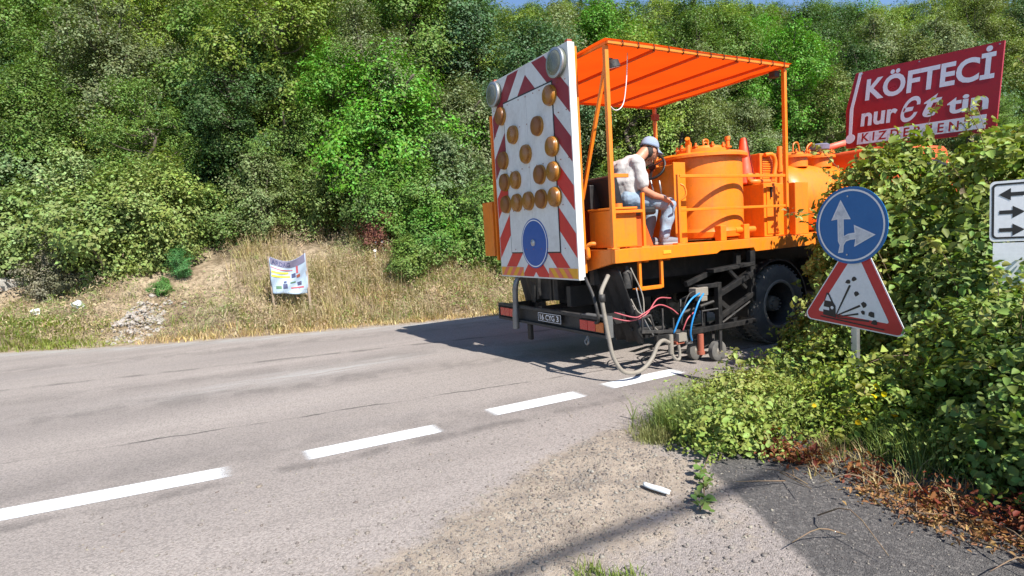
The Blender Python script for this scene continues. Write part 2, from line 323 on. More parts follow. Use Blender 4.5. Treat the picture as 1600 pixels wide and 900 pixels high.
hgt = t.n('Math', _operation='ADD', i0=t.n('Math', _operation='MULTIPLY', i0=vo[0], i1=-.6).outputs[0], i1=t.n('Math', _operation='MULTIPLY', i0=t.noise(45, 5, .7, p), i1=.9).outputs[0]).outputs[0]
t.t.links.new(t.n('Bump', Strength=.75, Distance=.012, Height=hgt).outputs[0], bs.inputs['Normal'])
M['asphalt'] = t.done(bs.outputs[0])
def a_dirt(F, L):
    n = vnoise(np.stack([F, L, 0*F], -1), 1.6, 9); b = -.75+.36*np.minimum(F+.2, .6)
    m = np.clip((b-L)/.35+.5*(n-.5), 0, 1)*np.clip((F+4.2)/1.2, 0, 1)
    side = np.clip((-.85+.25*(L+2.2)+.45*(n-.5)-F)/.35, 0, 1)         # fades out on to the side road's grit
    ct = np.exp(-((L+1.75-.52*(F+1.5))/.42)**2); far = np.where(L < -2.75, np.clip(1-(-2.75-L)/.8, .25, 1), 1)*(.48+.85*ct)
    return np.maximum(m*np.maximum(side, .45)*far*(.75+.5*n), .9*np.clip((L-edge(F)+.45)/.5, 0, 1))*np.where(F > .9, .6, 1)
def a_dark(F, L):
    return np.clip((F-(-1.12+.465*(L+2.3)))/.24, 0, 1)*np.clip((-2.05-L)/.25, 0, 1)*np.clip((2.5-F), 0, 1)
def a_pale(F, L):
    return np.maximum(np.exp(-((F+2.6)/1.4)**2-((L-3.0)/.28)**2), np.clip((L-edge(F)+.9)/.6, 0, 1)*.9)
def road_z(F, L):
    P = np.stack([F, L, 0*F], -1); return a_dirt(F, L)*((vnoise(P, 3., 4)-.5)*.06+(vnoise(P, 9., 5)-.5)*.026)*(L < 1)
road = sheet('road', axis((-60, -8, 1.), (-8, -4.2, .3), (-4.2, 1.4, .05), (1.4, 8, .3), (8, 100, 2)), axis((-16, -5, .5), (-5, -.5, .05), (-.5, 4, .2), (4, 12, .12), (12, 40, 1.)), road_z, 'asphalt',
             keep=lambda c: (c[:, 1] < edge(c[:, 0])+.5), attrs={'dirt': a_dirt, 'dark': a_dark, 'pale': a_pale})
tag(road, kind='structure')
# freshly painted dashes
t = NT('road_paint'); p = t.pos()
cv = t.n('Attribute', _attribute_name='cov').outputs['Fac']
al = t.ramp(t.n('Math', _operation='ADD', i0=cv, i1=t.n('Math', _operation='MULTIPLY_ADD', i0=t.noise(120, 3, .7, p), i1=.9, i2=-.45).outputs[0]).outputs[0], [(.12, 0), (.8, 1)])
bs = t.n('BsdfPrincipled', Base__Color=t.mix(t.ramp(t.noise(90, 4, .7, p), [(.3, .5), (.6, 0)]), (.84, .86, .88, 1), (.66, .67, .68, 1)), Roughness=.6)
t.t.links.new(t.n('Bump', Strength=.4, Distance=.008, Height=t.noise(60, 4, .7, p)).outputs[0], bs.inputs['Normal'])
M['paint'] = t.done(t.n('MixShader', Fac=al, i1=t.n('BsdfTransparent').outputs[0], i2=bs.outputs[0]).outputs[0])
for (f0, l0, f1, l1) in ((-5.7, .045, -3.82, -.165), (-3.16, -.205, -2.13, -.265), (-1.50, -.165, -.56, -.20), (-.12, -.155, .83, -.165)):
    nx, ny = 90, 15; u = np.linspace(-.07, 1.07, nx); v = np.linspace(-1, 1, ny); U, Vv = np.meshgrid(u, v, indexing='ij')
    F = f0+(f1-f0)*U; L = l0+(l1-l0)*U+Vv*.132; co = np.stack([F, L, 0*F+.004+np.maximum(road_z(F, L), 0)], -1).reshape(-1, 3)
    i = (np.arange(nx-1)[:, None]*ny+np.arange(ny-1)[None]).ravel(); o = np_mesh('dash_marking', co, np.stack([i, i+ny, i+ny+1, i+1], 1), 'paint', road)
    e = np.minimum(np.clip((1-np.abs(Vv))/.26, 0, 1), np.clip((.57-np.abs(U-.5))/.13, 0, 1)); at = o.data.attributes.new('cov', 'FLOAT', 'POINT'); at.data.foreach_set('value', np.ascontiguousarray(e, np.float32).ravel())

# ------------------------------------------------------------------ trees of the hillside wood
def make_crown(rng, H, R, low, nclump, per, lsize, flat=.75):
    """returns clump centres and leaf arrays for a crown of height low..H and radius R"""
    C = []
    while len(C) < nclump:
        q = rng.uniform(-1, 1, 3); r = np.linalg.norm(q)
        if r > 1 or r < .5: continue
        a = math.atan2(q[1], q[0]); lump = .78+.22*math.sin(3*a+q[2]*3+nclump)+.16*math.sin(7*a-q[2]*5)
        wz = math.sqrt(max(0, 1-abs(q[2])**2.6)); hz = (q[2]+1)/2
        C.append((q[0]*R*lump*(1-.25*max(0, q[2])), q[1]*R*lump*(1-.25*max(0, q[2])), low+(H-low)*hz))
    C = np.array(C); n = nclump*per; ci = np.repeat(np.arange(nclump), per); rad = rng.uniform(.62, 1.15, nclump)*R/2.3*(75/nclump)**.4*.75
    q = rng.normal(size=(n, 3)); q = unit(q)*rng.random((n, 1))**.45; q[:, 2] *= flat
    q[:, 2] -= .35*(q[:, 0]**2+q[:, 1]**2)                              # clumps droop at the rim
    P = C[ci]+q*rad[ci][:, None]*1.1; P = P+(np.stack([vnoise(P, 2.2, 60+a_) for a_ in range(3)], 1)-.5)*.55
    out = unit(C-np.array([0, 0, low+(H-low)*.35])); N = .55*unit(q)+.35*out[ci]+np.array([0, 0, .55])+rng.normal(size=(n, 3))*.34
    return C, leaves(P, N, lsize, rng=rng, aspect=.66, droop=.3)
def limb_mesh(rng, H, R, low, C, thick):
    b = MB(); top = H*.78; tr = [(0, 0, -.5)]+[(rng.normal()*.10*k, rng.normal()*.10*k, top*k/5) for k in range(1, 6)]
    b.tube(curve(tr, 3), list(np.linspace(thick, thick*.25, 16)), 7)
    for k in rng.permutation(len(C))[:46]:
        c = C[k]; h = max(.25*H*rng.uniform(.4, 1), min(top*.95, c[2]-.35*math.hypot(c[0], c[1]))); s = V3((0, 0, h)); m = s*.5+c*.5+V3((0, 0, -.12*R)); r0 = thick*rng.uniform(.18, .36)
        b.tube(curve([s, m, c], 3), list(np.linspace(r0, r0*.25, 7)), 5)
    return b
PROTO = []
for k, (H, R, low, nc, per, ls, th) in enumerate(((7.2, 2.5, .9, 76, 560, .085, .17), (8.2, 2.2, 1.4, 64, 620, .072, .16), (6.4, 2.8, .6, 84, 520, .098, .18), (7.0, 2.3, 1.0, 150, 320, .064, .15), (9.0, 2.6, 1.8, 70, 620, .088, .2))):
    rng = np.random.default_rng(100+k); C, (co, f, r) = make_crown(rng, H, R, low, nc, per, ls)
    cr = np_mesh('crown', co, f, 'leaf', rnd=r); tr = limb_mesh(rng, H, R, low, C, th).build('trunk', 'bark', smooth=2)
    PROTO.append((cr.data, tr.data, H, R)); bpy.data.objects.remove(cr); bpy.data.objects.remove(tr)
SPROTO = []
for k, (H, R, nc, per, ls) in enumerate(((2.3, 1.25, 46, 340, .064), (1.7, 1.1, 40, 400, .070), (2.9, 1.2, 52, 320, .060))):
    rng = np.random.default_rng(200+k); C, (co, f, r) = make_crown(rng, H, R, .05, nc, per, ls, .8)
    cr = np_mesh('foliage', co, f, 'leaf', rnd=r); b = MB()
    for c in C[:16]: b.tube(curve([(0, 0, -.3), c*V3((.35, .35, .5)), c], 3), [.03, .028, .025, .02, .016, .012, .008], 5)
    tr = b.build('stem', 'bark', smooth=2); SPROTO.append((cr.data, tr.data, H, R)); bpy.data.objects.remove(cr); bpy.data.objects.remove(tr)
def plant(name, proto, F, L, sc, rot, colour, parts, squash=1., tilt=0., dz=0.):
    root = thing(name, (F, L, float(hill(F, L))-.05+dz), None, None)
    root.rotation_euler = (tilt, tilt*.6, rot); root.scale = (sc, sc, sc*squash)
    for nm, me in zip(parts, proto[:2]):
        o = bpy.data.objects.new(nm, me); COL.objects.link(o); o.parent = root
        if nm in ('crown', 'foliage'): o.color = (*colour, 1); o['kind'] = 'stuff'
    return root
GREENS = {'mid green': (.125, .205, .042), 'yellow green': (.19, .265, .046), 'dark green': (.06, .115, .032), 'grey green': (.165, .205, .09), 'bright green': (.12, .275, .032), 'blue green': (.085, .16, .07), 'olive green': (.15, .19, .052)}
def skyline(x):          # how high the tree tops stand in the picture, from left to right
    return np.interp(x, [-400, 560, 720, 740, 800, 870, 960, 1080, 1150, 1300, 1400, 1470, 1600, 2000], [-400, -300, -40, 4, 7, 0, -6, -3, 6, 0, 4, -16, -26, -36])
WHERE = [(60, 'far left above the concrete slab'), (180, 'above the grey bush'), (290, 'above the rubble pile'), (400, 'up the slope left of the banner'), (500, 'straight above the roadside banner'), (620, 'right of the banner'),
         (745, 'left of the arrow board'), (905, 'behind the arrow board'), (1000, 'behind the rear of the canopy'), (1100, 'behind operator and round tank'), (1225, 'behind the front of the canopy'), (1325, 'left of the red billboard'), (1450, 'behind the left of the billboard'), (9999, 'behind the right of the billboard')]
def where(x): return next(s for lim, s in WHERE if x <= lim)
used_labels = {}
def wood_tree(F, L, k, sc, cname, row, force=False):
    z = float(hill(F, L)); x, y, dep = to_px((F, L, z+1.5))
    if dep < 4 or x < -230 or x > 1830: return None
    H, R = PROTO[k][2], PROTO[k][3]; xt, yt, _ = to_px((F, L, z+H*sc))
    lim = skyline(xt)
    while yt < lim and sc > .3 and not force:
        sc *= .95; xt, yt, _ = to_px((F, L, z+H*sc))
    if sc <= .45: return None
    g = GREENS[cname]; j = RNG.uniform(.88, 1.14); 
    o = plant('broadleaf_tree', PROTO[k], F, L, sc, RNG.uniform(0, 6.28), tuple(c*j for c in g), ('crown', 'trunk'), tilt=RNG.normal()*.03)
    return tag(o, '%s tree, %s, %s' % (cname, row, where(x)), 'tree', 'broadleaf trees of the hillside wood')
CN = list(GREENS); CW = np.array([.28, .22, .13, .14, .07, .08, .08])
def scatter(row, d0, d1, step, F0, F1, s0, s1, jit=.5):
    F = F0
    while F < F1:
        d = RNG.uniform(d0, d1); f = F+RNG.normal()*jit*step*.4; k = int(RNG.integers(0, 5))
        wood_tree(f, float(edge(f))+d/.92, k, RNG.uniform(s0, s1), CN[RNG.choice(7, p=CW/CW.sum())], row); F += step
wood_tree(1.35, 10.6, 2, .74, 'bright green', 'front row'); wood_tree(.3, 11.4, 0, .62, 'bright green', 'front row'); wood_tree(-1.0, 12.6, 4, .8, 'yellow green', 'front row')
scatter('front row', 4.2, 5.6, 1.9, -12, 26, .55, .8)
scatter('second row', 7.0, 9.0, 2.1, -13, 34, .75, 1.0)
scatter('third row', 10.5, 12.5, 2.6, -14, 44, .85, 1.1)
scatter('fourth row', 15, 17, 3.0, -15, 66, 1.05, 1.35)
scatter('back row', 20, 24, 3.6, -14, 90, 1.35, 1.7)
scatter('skyline row', 28, 34, 4.0, 0, 120, 1.6, 2.0)
scatter('far skyline row', 40, 46, 6.5, 20, 150, 1.6, 2.1)

# ------------------------------------------------------------------ road marking truck
TR = thing('road_marking_truck', (2.6, 1.225, 0), 'orange road marking truck with arrow board and canopy, painting the dashed line', 'truck')
def P(name, mb, mat, parent=TR, smooth=False, bevel=0., label=None):
    o = mb.build(name, mat, parent, smooth, bevel)
    if label: o['label'] = label
    return o
# chassis
for y in (.82, 1.63): P('chassis_rail', MB().box((.1, y-.04, .74), (7.9, y+.04, .99)), 'black', bevel=.005)
for x in (.35, 1.5, 3.9, 5.2): P('chassis_crossmember', MB().box((x-.05, .863, .78), (x+.05, 1.587, .95)), 'black')
P('subframe', MB().box((.25, .5, 1.0), (5.4, .58, 1.24)).box((.25, 1.87, 1.0), (5.4, 1.95, 1.24)), 'dark')
P('underdeck_plate', MB().box((.3, .6, 1.18), (5.4, 1.85, 1.235)), 'black')
P('spray_guard', MB().box((.62, .66, .40), (.64, 1.80, 1.17)), 'black')
for y0, y1 in ((.10, .62), (1.83, 2.35)):
    b = MB(); n = 14; V = []
    for i in range(n+1):
        for j in range(8):
            h = 1.2-.86*j/7; y = y0+(y1-y0)*i/n; V.append((.30+.22*j/7+.035*math.sin(i*1.3+j*.4)*(j/7), y-(.10*j/7 if y0 < 1 else -.1*j/7), h))
    b.add(V, [(i*8+j, i*8+j+1, (i+1)*8+j+1, (i+1)*8+j) for i in range(n) for j in range(7)]); o = P('mud_flap', b, 'black', smooth=2); o.modifiers.new('solid', 'SOLIDIFY').thickness = .008
# rear bumper with lights and plate
bp = P('rear_bumper', MB().box((0, .0, .655), (.07, 2.45, .693)).box((0, 0, .465), (.07, 2.45, .5)).box((0, 0, .5), (.07, .025, .655)).box((0, 2.425, .5), (.07, 2.45, .655)).box((.05, .025, .5), (.068, 2.425, .655)), 'dark', bevel=.004)
for i, (y0, y1) in enumerate(((.04, .50), (2.0, 2.41))):
    a, c = (y0, y1)
    tl = P('tail_light', MB().box((.012, a, .51), (.049, c, .645)), 'black', bp, bevel=.004)
    w3 = (c-a-.02)/3
    for j, mt in enumerate(('tailorange', 'taillens', 'taillens') if i == 0 else ('taillens', 'taillens', 'taillens')):
        P('lens', MB().box((.004, a+.012+j*w3, .522), (.0115, a+.006+(j+1)*w3, .633)), mt, tl, bevel=.003)
pl = P('number_plate', MB().box((-.006, .845, .535), (-.001, 1.365, .65)), 'ink', bp)
P('plate_border', MB().box((-.009, .85, .54), (-.0065, 1.36, .545)).box((-.009, .85, .64), (-.0065, 1.36, .645)).box((-.009, .85, .545), (-.0065, .855, .64)).box((-.009, 1.355, .545), (-.0065, 1.36, .64)), 'signwhite', bp)
for tx, y_, w_ in (('16', 1.32, .09), ('CYG', 1.19, .20), ('3', .95, .05)): lettering('plate_number', tx, (-.0062, y_, .558), (0, -1, 0), (0, 0, 1), (-1, 0, 0), w_, .07, 'signwhite', bp, .012)
for y in (.18, 1.05, 1.45, 2.2): P('bumper_bracket', MB().box((.071, y-.03, .58), (.62, y+.03, .70)), 'black', bp)
P('bumper_end_highlight', MB().box((-.012, -.014, .47), (.085, -.002, .70)).box((-.012, -.002, .694), (.085, .42, .704)), 'grey', bp); P('tow_shackle', MB().tube(curve([(.03, .36, .46), (.0, .39, .39), (.0, .36, .36), (.0, .33, .39), (.03, .36, .46)], 5), .011, 6), 'grey', smooth=True)  # grey end plate and top strip of the bumper paint in its highlight
P('tow_hook', MB().box((.02, 1.62, .25), (.07, 1.70, .464)), 'black', bevel=.01)
P('drain_pipe', MB().tube(curve([(.12, 1.85, 1.16), (-.02, 1.86, 1.0), (-.03, 1.89, .7), (-.03, 1.91, .38)], 6), [.035]*6+[.038]*8+[.045]*5, 10), 'grey', smooth=True)
for y in (1.15, 1.45): P('board_bracket', MB().box((.06, y-.02, .8), (.1, y+.02, 1.16)), 'black')
P('tool_locker', MB().box((.2, 1.2, .78), (.58, 1.8, 1.14)), 'dark', bevel=.01)
# wheels
def wheel(F, L, out, dish):
    """out = +1/-1 direction of the outer face, dish = how deep the rim lies"""
    ty = P('wheel', MB().lathe((F, L, .52), (0, out, 0), [(-.13, .31), (-.135, .44), (-.11, .50), (-.07, .52), (.07, .52), (.11, .50), (.135, .44), (.13, .31), (-.13, .31)], 40, False), 'rubber', smooth=True)
    P('rim', MB().lathe((F, L, .52), (0, out, 0), [(.132, .312), (.128, .285), (.11, .27), (.11-dish, .25), (.105-dish, .1), (.10-dish, .0)], 32, False), 'dark' if dish > .15 else 'grey', ty, smooth=True)
    P('rim_lip', MB().lathe((F, L, .52), (0, out, 0), [(.130, .325), (.142, .315), (.142, .29), (.126, .284)], 36, False), 'hose', ty, smooth=True)
    P('hub', MB().lathe((F, L, .52), (0, out, 0), [(.02-dish*.4, .11), (.12-dish*.4, .1), (.14-dish*.4, .075), (.15-dish*.4, .03), (.15-dish*.4, .0)], 20), 'hose', ty, smooth=True)
    b = MB()
    for k in range(10): a = k*.628; b.disc((F+.078*math.cos(a), L+out*(.135-dish*.4), .52+.078*math.sin(a)), (0, out, 0), .013, .03, 6)
    P('wheel_nuts', b, 'grey', ty)
    b = MB()
    for k in range(44):
        a = k*6.2832/44
        for s_ in (-1, 1): b.bar((F+.515*math.cos(a), L+.02*s_, .52+.515*math.sin(a)), (F+.515*math.cos(a+.05), L+.11*s_, .52+.515*math.sin(a+.05)), .035, .018)
    P('tread', b, 'rubber', ty)
for L, o, d in ((.17, -1, .19), (.50, 1, .05), (2.24, 1, .19), (1.93, -1, .05)): wheel(2.93, L, o, d)
for L, o, d in ((.22, -1, .05), (2.23, 1, .05)): wheel(6.9, L, o, d)
P('rear_axle', MB().tube([(2.93, .3, .52), (2.93, 2.15, .52)], .09, 12).lathe((2.93, 1.22, .52), (0, 1, 0), [(-.25, .08), (-.12, .2), (.12, .2), (.25, .08)], 16), 'black', smooth=True)
P('front_axle', MB().box((6.83, .3, .42), (6.97, 2.15, .54)), 'black')
for y0, y1 in ((.06, .62), (1.83, 2.39)):
    b = MB(); pr = []
    for k in range(15): a = math.radians(-8+196*k/14); pr.append((2.93+.61*math.cos(a), .50+.62*math.sin(a)))
    pr2 = [(2.93+(x-2.93)*.965, .5+(z-.5)*.965) for x, z in pr][::-1]; b.prism(pr+pr2, (0, y0, 0), (1, 0, 0), (0, 0, 1), (0, y1-y0, 0)); P('mudguard', b, 'black', smooth=True)
P('fuel_tank', MB().box((4.0, .05, .55), (5.2, .55, 1.05)), 'dark', bevel=.05); P('air_tank', MB().lathe((4.1, 2.15, .8), (1, 0, 0), [(0, .02), (.03, .14), (.9, .14), (.93, .02)], 18), 'dark', smooth=True)
P('leaf_spring', MB().prism([(1.9+.1*k, .58+.004*(k-9)**2*.9) for k in range(19)]+[(1.9+.1*k, .64+.004*(k-9)**2*.9) for k in range(18, -1, -1)], (0, .70, 0), (1, 0, 0), (0, 0, 1), (0, .075, 0)), 'black')
P('gas_bottle', MB().lathe((.42, .12, 1.08), (0, 0, 1), [(-.12, .02), (-.11, .055), (.0, .06), (.06, .06), (.09, .03), (.14, .02)], 16), 'dark', smooth=True)
# deck
prof = [(.17, 1.415), (5.5, 1.415), (5.5, 1.28), (2.43, 1.25), (2.40, 1.30), (1.80, 1.30), (1.73, 1.268), (.17, 1.263)]
P('side_beam', MB().prism(prof, (0, 0, 0), (1, 0, 0), (0, 0, 1), (0, .07, 0)), 'orange', bevel=.006); P('side_beam', MB().prism(prof, (0, 2.38, 0), (1, 0, 0), (0, 0, 1), (0, .07, 0)), 'orange', bevel=.006)
P('rear_beam', MB().prism([(.072, 1.413), (2.378, 1.413), (2.378, 1.26), (1.83, 1.15), (.62, 1.15), (.072, 1.26)], (.172, 0, 0), (0, 1, 0), (0, 0, 1), (.05, 0, 0)), 'orange2', bevel=.005)
P('deck_plate', MB().box((.224, .072, 1.395), (5.48, 2.378, 1.411)), 'orange2')
P('side_marker', MB().box((.86, -.008, 1.32), (.98, -.001, 1.36)), 'yellow', bevel=.006)
for x in (.66, .99): P('beam_foot', MB().box((x, .075, 1.24), (x+.05, .2, 1.262)), 'orange')
P('step', MB().bar((.545, .05, 1.262), (.545, .05, .945), .035).bar((.87, .05, 1.262), (.87, .05, .945), .035).bar((.53, .05, .955), (.885, .05, .955), .034, .036).box((.56, .035, .93), (.86, .2, .945)), 'orange', bevel=.004)
# small lockers and pipes at the back
tb = P('rear_locker', MB().box((.25, .10, 1.43), (.58, .54, 1.845)), 'orange', bevel=.01); P('locker_lid', MB().box((.24, .09, 1.847), (.59, .55, 1.872)), 'orange', tb, bevel=.006); P('filler_cap', MB().disc((.42, .22, 1.873), (0, 0, 1), .05, .045, 16), 'orange2', tb, True)
P('crank_pipe', MB().tube(curve([(.16, .50, 1.335), (.10, .42, 1.335), (.09, .37, 1.34), (.085, .365, 1.40), (.085, .365, 1.46), (.10, .33, 1.485), (.15, .30, 1.485)], 5), .024, 10), 'orange', smooth=True)
P('left_locker', MB().box((.0, 2.46, 1.36), (.45, 2.75, 2.13)), 'orange', bevel=.01)
# canopy
cb = MB(); RR = .02
for y in (-.02, 2.47): cb.bar((.17, y, 3.58), (3.11, y, 3.58), .035)
for x in (.185, 3.095): cb.bar((x, 0, 3.582), (x, 2.45, 3.582), .035)
cf = P('canopy_frame', cb, 'orange', bevel=.003)
for x in (.84, 1.52, 2.19, 2.75): P('canopy_bar', MB().bar((x, .0, 3.562), (x, 2.45, 3.562), .03), 'red_orange', cf)
V = []; nx, ny = 48, 22
for i in range(nx+1):
    for j in range(ny+1):
        x = .12+3.02*i/nx; y = -.055+2.56*j/ny; u = (x-.17)/.675 % 1; edge_ = min(1, min(j, ny-j)/1.5)
        V.append((x, y, 3.604+.012*math.sin(9*y+x*3)*.4-.03*math.sin(math.pi*u)*edge_*(.7+.3*math.sin(4*y+x))))
P('tarpaulin', MB().add(V, [(i*(ny+1)+j, (i+1)*(ny+1)+j, (i+1)*(ny+1)+j+1, i*(ny+1)+j+1) for i in range(nx) for j in range(ny)]), 'tarp', cf, smooth=2)
b = MB()
for k in range(13): x = .35+.22*k; b.tube(curve([(x, -.05, 3.61), (x+.02, -.045, 3.57), (x+.03, -.01, 3.555), (x+.05, .02, 3.59)], 3), .005, 5)
P('lashing_cord', b, 'black', cf)
for x, y in ((.19, .035), (3.10, .035), (.19, 2.415), (3.10, 2.415)): P('canopy_post', MB().box((x-.024, y-.024, 1.416), (x+.024, y+.024, 3.562)).box((x-.05, y-.034, 1.4165), (x+.05, y+.06, 1.432)), 'orange', bevel=.004)
P('canopy_brace', MB().bar((.215, .075, 3.38), (.215, .60, 2.0), .035), 'orange', bevel=.003); P('canopy_brace', MB().bar((.215, 2.375, 3.38), (.215, 1.85, 2.0), .035), 'orange', bevel=.003)
wl = P('work_light', MB().lathe((.33, .10, 3.40), (.25, .1, -1), [(-.05, .02), (-.035, .07), (.03, .085), (.034, .075)], 16), 'dark', smooth=True); P('light_lens', MB().disc((.3385, .1034, 3.366), (.25, .1, -1), .072, .005, 16), 'signwhite', wl); P('light_arm', MB().tube([(.215, .06, 3.44), (.33, .1, 3.45)], .012, 6), 'dark', wl)
P('lamp_cable', MB().tube(curve([(.62, .18, 3.57), (.60, .2, 3.25), (.56, .22, 3.02), (.40, .16, 2.93), (.22, .07, 2.97)], 6), .006, 5), 'signwhite', smooth=2)
P('canopy_lamp', MB().box((3.0, 2.32, 3.36), (3.12, 2.40, 3.46)), 'rust', bevel=.01); P('canopy_lamp', MB().box((2.96, .06, 3.46), (3.06, .16, 3.54)), 'dark', bevel=.01)
# arrow board
X0 = -.04; LB0, LB1, HB0, HB1 = .385, 2.205, 1.085, 3.69
bd = P('arrow_board', MB().box((X0, LB0, HB0), (X0+.09, LB1, HB1)), 'white', bevel=.004)
for y in (.45, 2.14): P('board_frame', MB().bar((X0+.12, y, 1.16), (X0+.12, y, 3.66), .05), 'orange')
P('board_side_strut', MB().bar((.05, 2.43, 1.3), (.05, 2.40, 3.30), .04), 'orange')
for y in (.42, 2.12): P('board_hook', MB().box((X0+.01, y-.02, HB1), (X0+.07, y+.03, HB1+.03)), 'rust', bd)
def clip(poly, a, b, c):      # keep a*x+b*y <= c
    out = []
    for i in range(len(poly)):
        p, q = poly[i], poly[(i+1) % len(poly)]; dp = a*p[0]+b*p[1]-c; dq = a*q[0]+b*q[1]-c
        if dp <= 0: out.append(p)
        if (dp < 0 < dq) or (dq < 0 < dp): t_ = dp/(dp-dq); out.append((p[0]+(q[0]-p[0])*t_, p[1]+(q[1]-p[1])*t_))
    return out
MID = 1.295; E_ = .018
REG = []   # border regions right half (mirrored later): outside the inner panel
rects = [((LB0+E_, 1.222), (.715, HB1-E_)), ((.715, 3.36), (MID, HB1-E_)), ((.715, 1.222), (MID, 1.398)), ((1.0, HB0+E_), (MID, 1.222))]
for k in range(-1, 6):
    c0 = 2.535-.533*k; c1 = c0+.272
    if k < 0: continue
    for (a0, b0), (a1, b1) in rects:
        poly = clip(clip([(a0, b0), (a1, b0), (a1, b1), (a0, b1)], -1, 1, c1), 1, -1, -c0)
        if len(poly) < 3: continue
        for mir in (0, 1):
            q = [(2*MID-x, y) for x, y in poly] if mir else poly
            q = [(min(max(x, LB0+E_), LB1-E_), y) for x, y in q]
            P('red_stripe', MB().prism(q, (X0-.0025, 0, 0), (0, 1, 0), (0, 0, 1), (.0024, 0, 0)), 'dkred' if k < 2 else 'red', bd)
for y0 in (LB0+E_, 1.6):
    y1 = y0+.59; y1 = min(y1, LB1-E_); P('yellow_panel', MB().box((X0-.003, y0, HB0+E_), (X0-.0002, y1, 1.218)), 'yellow', bd)
    for k in range(3):
        s_ = 1 if y0 < 1 else -1; x = y0+.09+.19*k; q = [(x, HB0+E_), (x+.09, HB0+E_), (x+.09+.11*s_, 1.218), (x+.11*s_, 1.218)]
        q = clip(clip(q, -1, 0, -y0), 1, 0, y1); P('faded_stripe', MB().prism(q, (X0-.0055, 0, 0), (0, 1, 0), (0, 0, 1), (.0024, 0, 0)), 'pink', bd)
ip = P('panel_outline', MB().box((X0-.006, .715, 1.398), (X0-.0028, 1.877, 3.36)), 'ink', bd)
for y0, y1 in ((.731, 1.293), (1.297, 1.861)): P('inner_panel', MB().box((X0-.0105, y0, 1.414), (X0-.0062, y1, 3.342)), 'white', bd)
cols = (.765, 1.055, 1.35, 1.64, 1.93); rows = {3.2: (0, 4), 2.91: (1, 3), 2.625: (0, 2, 4), 2.34: (0, 1, 3, 4), 2.05: (0, 1, 2, 3, 4)}
for h, cs in rows.items():
    for c in cs:
        y = cols[c]-.012
        P('amber_lamp', MB().lathe((X0-.008, y, h), (-1, 0, 0), [(0, .112), (.035, .112), (.05, .108), (.05, .1), (.056, .098), (.066, .07), (.07, 0)], 26), 'amber' if (c+int(h*10)) % 3 else 'ambdark', bd, True)
        P('lamp_rim', MB().lathe((X0-.0035, y, h), (-1, 0, 0), [(0, .117), (.03, .117), (.036, .113)], 26), 'ambrim', bd, True)
for y in (.575, 2.06):
    g = P('flash_lamp', MB().lathe((X0-.001, y, 3.51), (-1, 0, 0), [(0, .158), (.05, .158), (.058, .150), (.058, .14), (.065, .135), (.078, .09), (.082, 0)], 32), 'greylens', bd, True); P('lamp_bezel', MB().lathe((X0-.04, y, 3.51), (-1, 0, 0), [(0, .164), (.022, .164), (.026, .15)], 32), 'galv', bd, True)
b = MB(); b.disc((X0-.0106, 1.28, 1.52), (-1, 0, 0), .31, .004, 48); P('blue_disc', b, 'blue', bd)
b = MB(); n = 48
b.add([(X0-.0165, 1.28+r*math.cos(6.2832*k/n), 1.52+r*math.sin(6.2832*k/n)) for r in (.295, .281) for k in range(n)], [(k, (k+1) % n, n+(k+1) % n, n+k) for k in range(n)]); P('disc_ring', b, 'signwhite', bd)
P('disc_bolt', MB().lathe((X0-.015, 1.30, 1.53), (-1, 0, 0), [(0, .045), (.012, .043), (.02, .02), (.03, .016)], 14), 'galv', bd, True)
b = MB()
for y in (.46, .62, .98, 1.12, 1.3, 1.47, 1.75, 2.13):
    for h in (1.45, 1.95, 2.46, 2.98, 3.31): b.disc((X0-.0128 if .73 < y < 1.86 else X0-.0055, y, h), (-1, 0, 0), .007, .004, 8)
P('rivets', b, 'rust', bd)
# operator's place
hr = P('seat_guard', MB().bar((.215, .06, 1.82), (.655, .06, 1.82), .032).bar((.64, .06, 1.42), (.64, .06, 2.02), .036).bar((.215, .06, 2.21), (.44, .06, 2.21), .04).box((.58, .03, 1.412), (.70, .12, 1.428)), 'orange', bevel=.003)
st = P('operator_seat', MB().box((.52, .24, 1.78), (1.02, .76, 1.875)), 'ink', bevel=.03); P('seat_back', MB().bar((.50, .5, 1.86), (.40, .5, 2.24), .5, .10), 'ink', st, bevel=.03); P('seat_pedestal', MB().prism([(.5, 1.415), (1.0, 1.415), (.85, 1.775), (.62, 1.775)], (0, .3, 0), (1, 0, 0), (0, 0, 1), (0, .4, 0)), 'red_orange', st)
P('battery_box', MB().box((.30, .56, 1.88), (.46, .80, 2.16)), 'ink', bevel=.01); P('engine_block', MB().box((.35, .85, 1.415), (1.0, 1.6, 1.95)), 'red_orange', bevel=.03); P('engine_head', MB().box((.42, .95, 1.952), (.9, 1.5, 2.1)).tube([(.5, 1.1, 2.1), (.5, 1.1, 2.2), (.7, 1.2, 2.24)], .05, 10), 'dark', bevel=.01)
cp = P('control_cabinet', MB().box((.62, 1.75, 1.9), (.9, 2.1, 2.62)), 'red_orange', bevel=.01); P('cabinet_frame', MB().bar((.55, 1.7, 1.42), (.55, 1.7, 2.72), .035).bar((.55, 1.7, 2.70), (.95, 1.7, 2.70), .035).bar((.95, 1.7, 2.70), (.95, 1.7, 1.42), .035), 'red_orange', cp); P('control_panel', MB().box((.5, 1.72, 2.25), (.615, 2.05, 2.66)), 'rust', cp)
P('left_bin', MB().box((.6, 2.12, 2.55), (.75, 2.3, 2.85)), 'red_orange', bevel=.01)
sw = P('steering_wheel', MB(), None) if False else None
c_ = V3((1.36, .66, 2.385)); ax = V3((-.80, -.42, .42)); ax /= np.linalg.norm(ax); d_, u_, e_ = frame(ax)
ring = [c_+.165*(u_*math.cos(6.2832*k/28)+e_*math.sin(6.2832*k/28)) for k in range(29)]
